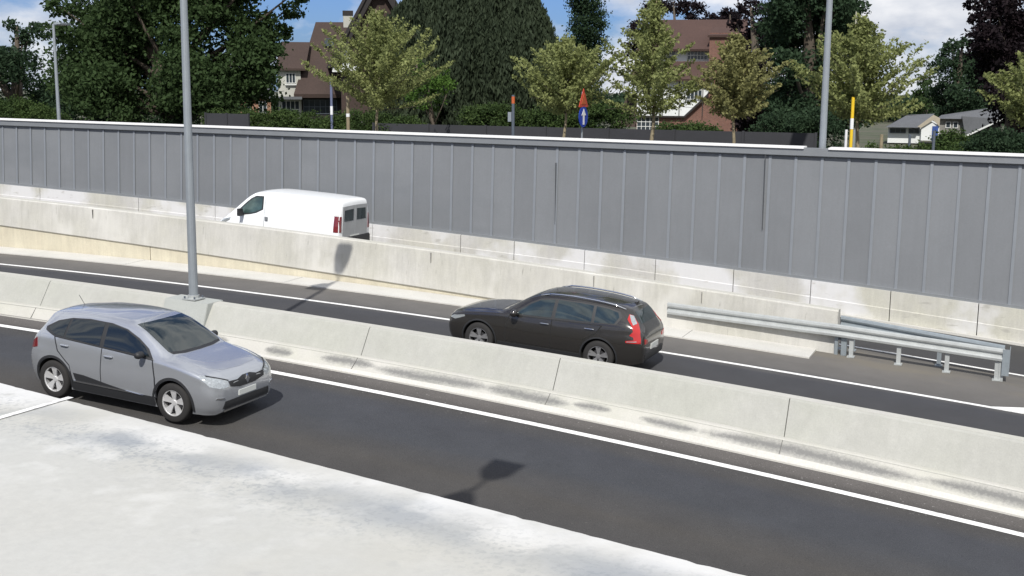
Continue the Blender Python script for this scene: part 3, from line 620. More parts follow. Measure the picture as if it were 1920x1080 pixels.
# column tree
f = foot_at(1095, 72); t_ = 72/FPX
big_tree(f, 11, [(0+.2*math.sin(k), .2*math.cos(k*2), (1.2+k*.75), .95-.05*max(0, k-11)) for k in range(17)], 'dark narrow column-shaped evergreen rising behind the broad young tree', 33, M['leaf_deep'], size=.18, per=2600, name='column_tree', trunk=.2, spread=.5)
tree_px(1425, 64, scatter(1392, 1470, 25, 235, 22, 22, 34, 5)+[(1380, 45, 16), (1405, 15, 22)], 'purple-leaved tree right of the red brick house', 34, M['leaf_purple'], size=.22, per=1300)
tree_px(1270, 118, [(1230, 18, 22), (1265, 5, 26), (1300, 20, 22), (1330, 35, 14), (1200, 60, 26), (1195, 95, 24)], 'dark purple tree crown behind the ridge of the red brick house', 35, M['leaf_purple'], size=.34, per=600)
tree_px(1370, 116, [(1368, 28, 18), (1352, 38, 12), (1385, 42, 18)], 'small dark tree crown above the right end of the house ridge', 36, M['leaf_purple'], size=.34, per=700)
tree_px(1520, 58, scatter(1465, 1600, -60, 240, 34, 30, 48, 6)+[(1590, 20, 20), (1450, 205, 26)], 'tall dark green tree behind the street lamp on the wall', 37, M['leaf_deep'], size=.24, per=1100)
tree_px(1480, 74, [(1462, 40, 26), (1480, 0, 30), (1470, -40, 30), (1500, -50, 30), (1570, -30, 30), (1600, -10, 18)], 'dark purple tree top showing left of the tall green tree', 38, M['leaf_purple'], size=.25, per=900)
tree_px(1900, 62, scatter(1845, 2000, -60, 225, 40, 30, 46, 7, lambda x, y: x > 1868 or y < 110)+[(1822, 8, 14), (1830, 35, 14), (1845, 55, 18)], 'very dark purple beech filling the upper right corner', 39, M['leaf_purple'], size=.25, per=1200)
tree_px(1790, 88, scatter(1762, 1840, 100, 215, 18, 20, 28, 8)+[(1785, 88, 16), (1805, 82, 14)], 'mid green tree with airy top behind the grey roofed bungalow', 40, M['leaf_deep'], size=.26, per=900)
tree_px(1732, 98, [(1732, 150, 14), (1730, 170, 18), (1728, 195, 20), (1735, 215, 20), (1745, 190, 14)], 'small round-topped green tree left of the airy tree', 41, M['leaf_dark'], size=.28, per=900, trunk=.2)
# hedges and bushes above the coping
def bush(px, py, Y, rpx, n, label, seed, m='leaf_bush', name='bush', sq=.55, cat='bush'):
    q = onY(px, py, Y); s = (onY(px+1, py, Y)-q).length; W = rpx*s; f = Vector((q.x, Y, gz(q.x, Y))); r = random.Random(seed); h = q.z-f.z
    cl = []
    for k in range(n):
        x = W*(2*(k+.5)/n-1); rad = r.uniform(.55, .85)*min(1., h*.42)
        cl += [(x, r.uniform(-.4, .4), h-rad*.9-r.uniform(0, .25)*h*abs(x/W)**2, rad), (x, r.uniform(-.4, .4), h*.4, rad)]
    return big_tree(f, h, cl, label, seed, M[m], size=.12, per=4200, cat=cat, name=name, trunk=0)
bush(500, 200, 46, 110, 9, 'low green bush row below the brown roofed house', 51)
bush(690, 205, 45, 80, 7, 'green bushes behind the trunk of the dense young tree', 52)
bush(925, 190, 47, 50, 5, 'leafy bush under the right side of the weeping tree', 53)
bush(1090, 185, 47, 75, 7, 'green bushes around the traffic signs behind the broad young tree', 54)
bush(1290, 228, 47, 55, 6, 'low hedge in front of the red brick wall of the house', 55, name='hedge', cat='hedge')
bush(1500, 200, 47.5, 60, 5, 'dark bush left of the yellow post', 56, m='leaf_deep')
bush(1730, 269, 44, 110, 11, 'low hedge in front of the white bungalow', 57, name='hedge', cat='hedge')
bush(1785, 240, 46, 20, 3, 'round bush in front of the stone wall of the bungalow', 58)
bush(1880, 240, 44, 60, 6, 'dark bush below the purple beech at the right', 59, m='leaf_deep')
bush(260, 214, 47, 150, 12, 'dark low hedge below the huge dark tree at left', 60, m='leaf_deep', name='hedge', cat='hedge')
# dark screen fence along the back of the street
def fence(pa, pb, Y, label):
    A0, B0 = onY(*pa, Y), onY(*pb, Y); t = empty('screen_fence', (A0.x, Y, gz(A0.x, Y)), label, 'fence'); o = t.location
    n = max(2, int((B0.x-A0.x)/2.4)); dx = (B0.x-A0.x)/n
    for k in range(n):
        xa, xb = A0.x+dx*k+.05, A0.x+dx*(k+1)-.05; za, zb = [lerp(A0, B0, (x-A0.x)/(B0.x-A0.x)).z for x in (xa, xb)]
        b = MB(); b.prism([(xa-o.x, 0, -.05), (xb-o.x, 0, -.05), (xb-o.x, 0, zb-o.z), (xa-o.x, 0, za-o.z)], (0, .04, 0)); b.obj('fence_panel', M['fence'], t)
    for k in range(n+1): x = A0.x+dx*k-o.x; b = MB(); b.box(x-.04, x+.04, -.03, .07, 0, lerp(A0, B0, k/n).z-o.z+.03); b.obj('post', M['fence'], t)
    return t
fence((700, 231), (1530, 250), 44.2, 'long dark screen fence seen just above the white wall coping in the middle')
fence((385, 212), (465, 214), 44.2, 'short dark grey screen fence right of the tall lamp at left')

# ------------------------------------------------------------------ houses
M['roof'] = mat('roof_brown', (.046, .029, .024), .85, var=.12, scale=.8, fine=.18, fscale=9, bump=.2)
M['roof_red'] = mat('roof_red_brown', (.062, .034, .028), .85, var=.12, scale=.8, fine=.18, fscale=9, bump=.2)
M['roof_grey'] = mat('roof_grey', (.10, .105, .115), .8, var=.1, scale=.8, fine=.1, fscale=9)
M['timber'] = mat('dark_timber', (.020, .017, .017), .8, var=.1)
M['render'] = mat('cream_render', (.42, .42, .38), .85, var=.06, scale=.8)
M['whitew'] = mat('white_render', (.66, .68, .68), .8, var=.05, scale=.8)
M['frame'] = mat('window_frame_white', (.62, .63, .62), .5, var=0, fine=0)
M['glass'] = mat('house_glass', (.035, .045, .055), .08, var=.1, scale=2, fine=0)
def brickmat(name, c1, c2, mort, sc=1.):
    m = mat(name, c1, .9, var=.15, scale=1.2, fine=.1, fscale=12); nt = m.node_tree; b = nt.nodes['Principled BSDF']
    br = N(nt, 'ShaderNodeTexBrick'); br.inputs['Scale'].default_value = sc; br.inputs['Color1'].default_value = (*c1, 1); br.inputs['Color2'].default_value = (*c2, 1); br.inputs['Mortar'].default_value = (*mort, 1)
    br.inputs['Brick Width'].default_value = .22; br.inputs['Row Height'].default_value = .075; br.inputs['Mortar Size'].default_value = .008
    tc = N(nt, 'ShaderNodeTexCoord'); mp = N(nt, 'ShaderNodeMapping'); mp.inputs['Rotation'].default_value = (R_(90), 0, 0); nt.links.new(tc.outputs['Object'], mp.inputs[0]); nt.links.new(mp.outputs[0], br.inputs['Vector'])
    src = b.inputs['Base Color'].links[0].from_node; nt.links.new(br.outputs[0], src.inputs[1]); return m
M['brick'] = brickmat('brick_red', (.17, .072, .052), (.125, .052, .04), (.20, .15, .12))
M['brick_o'] = brickmat('brick_orange', (.30, .15, .09), (.24, .11, .07), (.25, .2, .16))
class House:
    def __init__(h, px, py, D, label, cat='house', name='house'):
        h.px, h.py, h.D = px, py, D; h.o = onD(px, py, D); h.s = D/FPX
        r = ray(px, py); h.rz = math.atan2(-r[0], r[1])
        h.e = empty(name, h.o, label, cat, rot=(0, 0, h.rz))
    def P(h, x, y, v=0.): return ((x-h.px)*h.s, v, (h.py-y)*h.s)
    def poly(h, name, pts, m, depth, v=0., parent=None):   # outline in photo pixels at set-back v, given real depth
        b = MB(); b.prism([h.P(x, y, v) for x, y in pts], (0, depth, 0)); return b.obj(name, m, parent or h.e)
    def solid(h, name, vs, fs, m):
        b = MB(); b.add([h.P(*p) for p in vs], fs); return b.obj(name, m, h.e)
    def window(h, x0, x1, y0, y1, v, cols=2, rows=2, fr=None):
        f = MB(); a, c_ = h.P(x0, y1, v), h.P(x1, y0, v); X0, X1, Z0, Z1 = a[0], c_[0], a[2], c_[2]; w_ = .045
        for k in range(cols+1): x = X0+(X1-X0)*k/cols; f.box(x-w_/2, x+w_/2, v-.06, v-.01, Z0, Z1)
        for k in range(rows+1): z = Z0+(Z1-Z0)*k/rows; f.box(X0, X1, v-.063, v-.013, z-w_/2, z+w_/2)
        o = f.obj('window', fr or M['frame'], h.e); g = MB(); g.box(X0, X1, v-.035, v-.004, Z0, Z1); g.obj('pane', M['glass'], o)
# house with the steep brown roof
H = House(600, 226, 92, 'house with a steep brown roof, skylight and pale chimney at the upper left')
H.poly('wall', [(557, 226), (557, 172), (640, 172), (640, 226)], M['timber'], 6, 1.2)
H.poly('wall', [(524, 226), (524, 128), (566, 128), (566, 226)], M['render'], 4.5, .9)
H.solid('roof', [(553, 177, 0), (650, 177, 0), (596, 40, 4.6), (690, 39, 4.6), (553, 177, 9.2), (650, 177, 9.2), (553, 184, 0.05), (650, 184, 0.05)],
        [(0, 1, 3, 2), (2, 3, 5, 4), (0, 2, 4), (1, 5, 3), (0, 6, 7, 1), (0, 4, 5, 1)], M['roof'])
H.solid('roof', [(519, 130, .5), (575, 130, .5), (532, 80, 2.6), (585, 80, 2.6), (519, 130, 5.8), (575, 130, 5.8), (519, 134, .5), (575, 134, .5)],
        [(0, 1, 3, 2), (2, 3, 5, 4), (0, 2, 4), (1, 5, 3), (0, 6, 7, 1), (0, 4, 5, 1)], M['roof'])
H.window(539, 556, 139, 157, .9, 3, 1); H.poly('sill', [(537, 159), (558, 159), (558, 161), (537, 161)], M['frame'], .25, .7)
H.poly('canopy', [(519, 182), (568, 182), (568, 187), (519, 187)], M['roof_grey'], 1.6, -.3)
H.window(530, 562, 190, 222, .9, 4, 2)
H.window(570, 632, 188, 214, 1.2, 6, 2, M['poledark'])
H.poly('chimney', [(649, 50), (649, 27), (667, 27), (667, 50)], M['render'], .8, 4.2); H.poly('chimney_cap', [(648, 27), (648, 18), (668, 18), (668, 27)], M['timber'], .9, 4.15)
b = MB(); sk = [H.P(612, 88, 2.85), H.P(629, 88, 2.85), H.P(629, 73, 3.35), H.P(612, 73, 3.35)]; b.prism(sk, (0, -.09, .05)); b.obj('skylight', M['glass'], H.e)
# big front gable
H.poly('gable_wall', [(640, 226), (640, 100), (668, 52), (712, -14), (790, 100), (790, 226)], M['roof'], 8, -1.9)
H.poly('white_panel', [(643, 142), (643, 104), (655, 90), (658, 142)], M['whitew'], .2, -2.05)
H.poly('roof', [(616, 128), (698, -20), (712, -40), (724, -20), (715, -2), (703, -2), (630, 128)], M['timber'], 9.2, -2.6)
H.poly('roof', [(712, -40), (812, 128), (800, 128), (712, -14)], M['timber'], 9.2, -2.6)
H.poly('barge_board', [(613, 130), (696, -20), (701, -20), (621, 130)], M['timber'], .15, -2.75)
H.poly('balcony_front', [(624, 137), (624, 126), (672, 126), (672, 137)], M['whitew'], .5, -2.5)
H.poly('gable_beam', [(640, 152), (640, 146), (790, 146), (790, 152)], M['timber'], .1, -2.0)
# low brick house at left of it
H2 = House(470, 222, 98, 'small orange brick house with grey roof between the dark tree and the brown roofed house')
H2.poly('wall', [(452, 222), (452, 183), (508, 183), (508, 222)], M['brick_o'], 5)
H2.solid('roof', [(448, 185, -.3), (512, 185, -.3), (456, 160, 2.5), (505, 160, 2.5), (448, 185, 5.3), (512, 185, 5.3)], [(0, 1, 3, 2), (2, 3, 5, 4), (0, 2, 4), (1, 5, 3), (0, 4, 5, 1)], M['roof_grey'])
H2.window(462, 472, 190, 206, 0, 2, 1); H2.window(486, 500, 190, 212, 0, 2, 1)
# red brick house with white gable panel
K = House(1290, 262, 92, 'red brick house with white gable panel and brown tiled roofs behind the tallest young tree')
K.poly('wall', [(1192, 262), (1192, 146), (1388, 146), (1388, 262)], M['brick'], 7, .4)
K.poly('white_panel', [(1193, 218), (1193, 148), (1334, 148), (1334, 160), (1322, 178), (1281, 218)], M['whitew'], .3, .15)
K.poly('trim_board', [(1190, 221), (1190, 218.4), (1281, 218.4), (1322, 178.4), (1326, 180), (1283, 221)], M['timber'], .35, .08)
for x in (1240, 1271, 1314): K.poly('timber_post', [(x, 218), (x, 149), (x+1.6, 149), (x+1.6, 218)], M['timber'], .1, .08)
K.window(1285, 1313, 153, 187, .12, 4, 2); K.window(1205, 1226, 160, 182, .12, 3, 1)
K.window(1194, 1234, 221, 247, .4, 5, 3)
K.solid('roof', [(1172, 150, -.5), (1335, 150, -.5), (1196, 117, .95), (1328, 117, .95), (1172, 154, -.45), (1335, 154, -.45), (1172, 150, 7.6), (1335, 150, 7.6), (1196, 117, 6.5), (1328, 117, 6.5)],
        [(0, 1, 3, 2), (0, 4, 5, 1), (0, 2, 8, 6), (1, 7, 9, 3), (2, 3, 9, 8), (4, 6, 7, 5)], M['roof_red'])
K.poly('upper_wall', [(1200, 118), (1200, 92), (1326, 92), (1326, 118)], M['whitew'], 5.2, 1.15)
K.window(1284, 1321, 98, 114, 1.15, 6, 2); K.window(1215, 1262, 98, 114, 1.15, 6, 2)
K.solid('roof', [(1190, 95, .4), (1330, 95, .4), (1226, 37, 3.9), (1395, 37, 3.9), (1190, 99, .45), (1330, 99, .45), (1190, 95, 7.4), (1400, 95, 7.4), (1400, 95, .9)],
        [(0, 1, 8, 3, 2), (0, 4, 5, 1), (0, 2, 6), (8, 7, 3), (2, 3, 7, 6)], M['roof_red'])
K.poly('bay', [(1324, 148), (1324, 66), (1392, 66), (1392, 148)], M['brick'], 3.5, .25)
K.solid('bay_roof', [(1320, 70, 0), (1396, 70, 0), (1330, 54, 1.5), (1390, 54, 1.5), (1320, 74, .03), (1396, 74, .03)], [(0, 1, 3, 2), (0, 4, 5, 1), (0, 2, 4), (1, 5, 3)], M['roof_red'])
K.solid('roof', [(1150, 240, .8), (1192, 240, .8), (1172, 178, 3), (1192, 178, 3), (1150, 240, 6), (1192, 240, 6)], [(0, 1, 3, 2), (2, 3, 5, 4), (0, 2, 4), (1, 5, 3), (0, 4, 5, 1)], M['roof'])
# far-off wood closing the view
rng_ = np.random.default_rng(99); C_ = []
for k in range(150):
    px_ = -150+k*15; q_ = onD(px_, 196+12*math.sin(k*.7)+9*math.sin(k*1.9), 150+10*math.sin(k)); g_ = gz(q_.x, q_.y)
    n_ = 520; C_.append(np.array([q_.x, q_.y, 0])+np.stack([rng_.normal(size=n_)*.9, rng_.normal(size=n_)*1.5, g_+(q_.z-g_)*rng_.uniform(0, 1, n_)**.8*rng_.uniform(.8, 1.15, n_)], 1))
tl = leaves('far_wood', np.concatenate(C_), .42, M['leaf_deep'], None, rng_); tag(tl, 'low dark far-off wood on the horizon behind the houses', 'wood', kind='stuff')
# bungalow at the right
B2 = House(1760, 262, 80, 'low bungalow with grey roofs, white walls and a blue door at the right')
B2.poly('wall', [(1728, 264), (1728, 237), (1744, 228), (1760, 237), (1760, 264)], M['whitew'], 4, .1)
B2.poly('door', [(1747.5, 264), (1747.5, 237), (1758, 237), (1758, 264)], mat('door_blue', (.03, .07, .25), .5), .06, .02)
B2.poly('gable_board', [(1720, 239), (1748, 216), (1760, 222), (1760, 237), (1748, 226), (1728, 240)], mat('beige_boards', (.36, .32, .25), .8), .2, -.05)
B2.solid('roof', [(1664, 240, -.2), (1722, 240, -.2), (1700, 218, 2.4), (1750, 215, 2.4), (1664, 240, 5), (1722, 240, 5)], [(0, 1, 3, 2), (2, 3, 5, 4), (0, 2, 4), (1, 5, 3), (0, 4, 5, 1)], M['roof_grey'])
B2.poly('wall', [(1668, 270), (1668, 240), (1728, 240), (1728, 270)], M['whitew'], 3.5, .5)
B2.window(1672, 1700, 243, 251, .5, 3, 1, M['poledark']); B2.window(1706, 1724, 243, 251, .5, 2, 1, M['poledark'])
B2.poly('wall', [(1760, 262), (1760, 222), (1802, 222), (1808, 262)], mat('stone_grey', (.20, .195, .18), .9, var=.2, scale=3), 4, .6)
B2.window(1771, 1779, 229, 240, .6, 1, 1); B2.window(1784, 1792, 229, 240, .6, 1, 1)
B2.solid('roof', [(1757, 223, .2), (1802, 223, .2), (1762, 217, 1.6), (1845, 203, 1.6), (1757, 223, 5), (1802, 223, 5)], [(0, 1, 3, 2), (2, 3, 5, 4), (0, 2, 4), (0, 4, 5, 1)], M['roof_grey'])
B2.solid('roof', [(1798, 218, .1), (1806, 254, .0), (1868, 222, .0), (1862, 203, 2.2), (1798, 218, 5), (1806, 254, 5), (1868, 222, 5)], [(0, 1, 2, 3), (0, 3, 6, 4), (0, 4, 5, 1), (1, 5, 6, 2)], M['roof_grey'])
B2.poly('barge_board', [(1805, 257), (1805, 253.5), (1868, 220), (1868, 223.5)], M['frame'], .12, -.2)
B2.poly('wall', [(1806, 264), (1806, 256), (1868, 224), (1868, 264)], M['timber'], 4, .3)

# ------------------------------------------------------------------ posts and signs on the street
def sign_pole(px, yb, yt, Y, r, m, label, name='signpost', cat='post', parts=()):
    q = onY(px, yb, Y); zt = onY(px, yt, Y).z; zb = gz(q.x, Y); t = empty(name, (q.x, Y, zb), label, cat)
    b = MB(); b.tube([(0, 0, 0), (0, 0, (zt-zb)*.5), (0, 0, zt-zb)], r, 10); b.obj('pole', m, t)
    for nm, y0, y1, rr_, mm in parts:
        z0, z1 = onY(px, y1, Y).z-zb, onY(px, y0, Y).z-zb; b = MB(); b.tube([(0, 0, z0), (0, 0, z1)], rr_, 12); b.obj(nm, mm, t)
    return t
M['signblue'] = mat('sign_blue', (.012, .045, .36), .4, var=0, fine=0); M['signred'] = mat('sign_red', (.50, .06, .035), .4, var=0, fine=0); M['signwhite'] = mat('sign_white', (.75, .76, .78), .4, var=0, fine=0)
M['yellowpaint'] = mat('yellow_paint', (.75, .50, .02), .5, var=0, fine=0); M['orange'] = mat('orange_paint', (.45, .10, .03), .5, var=0, fine=0)
Ys = 37.6
t = sign_pole(1091, 255, 172, Ys, .03, M['pole'], 'road sign post with red warning triangle above a round blue sign with white arrow', 'traffic_sign', 'traffic sign')
q = onY(1096, 186, Ys); rel = q-t.location
def rotp(pts, a, c): return [(c[0]+x*math.cos(a), c[1]+x*math.sin(a)-.05, c[2]+z) for x, z in pts]
an = R_(86)                                        # the signs are seen almost edge on
def plate(name, shape, c, m, parent, dep=.02, a=None):
    a = an if a is None else a; b = MB(); nrm = Vector((math.sin(a), -math.cos(a), 0)); b.prism([Vector(p) for p in rotp(shape, a, c)], -nrm*dep); return b.obj(name, m, parent)
def tri(r): return [(r*math.sin(k*2*math.pi/3), r*math.cos(k*2*math.pi/3)) for k in range(3)]
an = R_(86)
c1 = (rel.x, rel.y-.02, onY(1096, 186, Ys).z-t.location.z); c2 = (rel.x, rel.y-.02, onY(1096, 219, Ys).z-t.location.z)
def squash(s, k): return [(x*k, z) for x, z in s]
o = plate('warning_triangle', [(0, .36), (-.36, -.26), (.36, -.26)], c1, M['signred'], t)
nrm = Vector((math.sin(an), -math.cos(an), 0))
def off(c, d): return (c[0]+nrm.x*d, c[1]+nrm.y*d, c[2])
plate('triangle_face', [(0, .20), (-.20, -.17), (.20, -.17)], off(c1, .012), M['orange'], o, .01)
o = plate('round_plate', [(.35*math.cos(k*math.pi/12), .35*math.sin(k*math.pi/12)) for k in range(24)], c2, M['signblue'], t)
plate('arrow', [(-.06, -.26), (.06, -.26), (.06, .05), (.17, .05), (0, .27), (-.17, .05), (-.06, .05)], off(c2, .014), M['signwhite'], o, .008)
t = sign_pole(962, 250, 178, 37.4, .055, M['poledark'], 'dark grey post with orange top below the weeping tree', parts=(('cap', 181, 194, .06, M['orange']),))
z = onY(955, 220, 37.4); b = MB(); b.box(-.19, -.06, -.03, .03, onY(955, 228, 37.4).z-t.location.z, onY(955, 210, 37.4).z-t.location.z); b.obj('plate', M['pole'], t)
sign_pole(653, 241, 180, 37.6, .065, M['bark_pale'], 'wooden post with white band left of the dense young tree', 'wooden_post', 'post', parts=(('band', 213, 219, .072, M['signwhite']),))
sign_pole(622.5, 240, 148, 44.0, .055, mat('pole_bluegrey', (.14, .16, .26), .5, .2), 'thin blue-grey post in front of the brown roofed house', 'thin_post', 'post', parts=(('band', 199, 215, .062, M['signwhite']),))
sign_pole(1592, 275, 22, 40.6, .022, mat('post_pale', (.38, .37, .28), .5), 'tall pale pole standing inside the wide pale green young tree', 'flag_pole', 'pole')
sign_pole(1595, 275, 182, 37.1, .048, M['yellowpaint'], 'yellow post with white band right of the lamp on the wall', 'yellow_post', 'post', parts=(('band', 222, 242, .054, M['signwhite']),))
sign_pole(1585.5, 275, 243, 37.2, .04, M['signwhite'], 'short white stake just left of the yellow post', 'stake', 'post')
sign_pole(1600, 275, 243, 37.2, .04, M['pole'], 'short grey stake just right of the yellow post', 'stake', 'post')
sign_pole(1652, 275, 252, 37.3, .05, M['bark_pale'], 'short wooden stake in front of the white bungalow', 'wooden_stake', 'post')
sign_pole(1705, 271, 252, 47, .05, M['poledark'], 'thin dark post in front of the white bungalow wall', 'thin_post', 'post')
sign_pole(1750, 275, 245, 43, .05, M['poledark'], 'thin dark post in front of the blue bungalow door', 'thin_post', 'post')

# ------------------------------------------------------------------ vehicles
def paint(name, col, metal, rough, coat=1.0, spec=.5):
    m = mat(name, col, rough, metal, var=.02, fine=0, coat=coat, spec=spec); return m
M['silver'] = paint('paint_silver', (.46, .48, .515), .58, .24)
M['blackp'] = paint('paint_black', (.026, .024, .022), .15, .25)
M['whitep'] = paint('paint_white', (.84, .86, .88), .0, .35, .6)
M['glassc'] = mat('car_glass', (.012, .017, .020), .04, var=.0, fine=0, spec=.8)
M['glassg'] = mat('windscreen_glass', (.018, .026, .026), .03, var=.0, fine=0, spec=1.0)
M['plastic'] = mat('black_plastic', (.022, .023, .026), .6, var=.05, fine=.05, fscale=80)
M['tyre'] = mat('tyre_rubber', (.022, .021, .021), .85, var=.1, scale=10, fine=.1)
M['rim'] = mat('alloy_rim', (.82, .82, .83), .30, .55, var=.03, fine=0)
M['chrome'] = mat('chrome', (.78, .79, .80), .12, 1.0, var=0, fine=0)
M['hub'] = mat('brake_dark', (.05, .05, .055), .6, .4, var=.1, fine=0)
M['lampg'] = mat('headlamp_glass', (.45, .48, .50), .08, .5, var=.25, scale=22, fine=.2, coat=1)
M['red'] = mat('tail_lamp_red', (.42, .012, .012), .12, var=.1, fine=0, coat=1)
M['redd'] = mat('tail_lamp_dark_red', (.16, .012, .016), .15, var=.1, fine=0, coat=1)
M['plate'] = mat('plate_white', (.62, .64, .62), .4, var=0, fine=0)
M['underside'] = mat('underside', (.012, .012, .012), .9, var=0, fine=0)

def interp(tab, s):
    """smooth (monotone) interpolation of each column"""
    xs = [r[0] for r in tab]; out = []
    for c in range(1, len(tab[0])):
        ys = [r[c] for r in tab]; n = len(xs); d = [(ys[i+1]-ys[i])/(xs[i+1]-xs[i]) for i in range(n-1)]
        m = [d[0]]+[0 if d[i-1]*d[i] <= 0 else 2*d[i-1]*d[i]/(d[i-1]+d[i]) for i in range(1, n-1)]+[d[-1]]
        i = max(0, min(n-2, next((k for k in range(n-1) if s <= xs[k+1]), n-2))); h = xs[i+1]-xs[i]; t = (s-xs[i])/h
        out.append(ys[i]*(2*t**3-3*t*t+1)+m[i]*h*(t**3-2*t*t+t)+ys[i+1]*(3*t*t-2*t**3)+m[i+1]*h*(t**3-t*t))
    return out
def section(r, K=7):
    zb, wb, wm, zm, ws, zs, wr, ze, zr = r
    P = [(0, zb), (wb*.55, zb), (wb, zb), (wb+(wm-wb)*.62, zb+(zm-zb)*.36), (wm, zm), (wm*.5+ws*.5+.008, (zm+zs)/2+.01), (ws, zs), ((ws+wr)/2+.018*min(1, (ze-zs)*4), (zs+ze)/2), (wr, ze), (wr*.88, ze+(zr-ze)*.48), (wr*.5, ze+(zr-ze)*.86), (0, zr)]
    pts = []; n = len(P)
    for i in range(n-1):
        p0, p1, p2, p3 = P[max(i-1, 0)], P[i], P[i+1], P[min(i+2, n-1)]
        if i == n-2: p3 = (-P[n-2][0], P[n-2][1])
        k_ = 2 if i < 2 else K
        for k in range(k_):
            t = k/k_
            if i < 2: pts.append((p1[0]+(p2[0]-p1[0])*t, p1[1]+(p2[1]-p1[1])*t)); continue
            if i == 2: p0 = (2*p1[0]-p2[0], 2*p1[1]-p2[1])
            d1 = math.dist(p0, p1)**.5+1e-4; d2 = math.dist(p1, p2)**.5+1e-4; d3 = math.dist(p2, p3)**.5+1e-4
            q = []
            for c in (0, 1):
                m1 = ((p1[c]-p0[c])/d1-(p2[c]-p0[c])/(d1+d2)+(p2[c]-p1[c])/d2)*d2; m2 = ((p2[c]-p1[c])/d2-(p3[c]-p1[c])/(d2+d3)+(p3[c]-p2[c])/d3)*d2
                q.append(p1[c]*(2*t**3-3*t*t+1)+m1*(t**3-2*t*t+t)+p2[c]*(3*t*t-2*t**3)+m2*(t**3-t*t))
            pts.append(tuple(q))
    pts.append(P[-1]); return pts
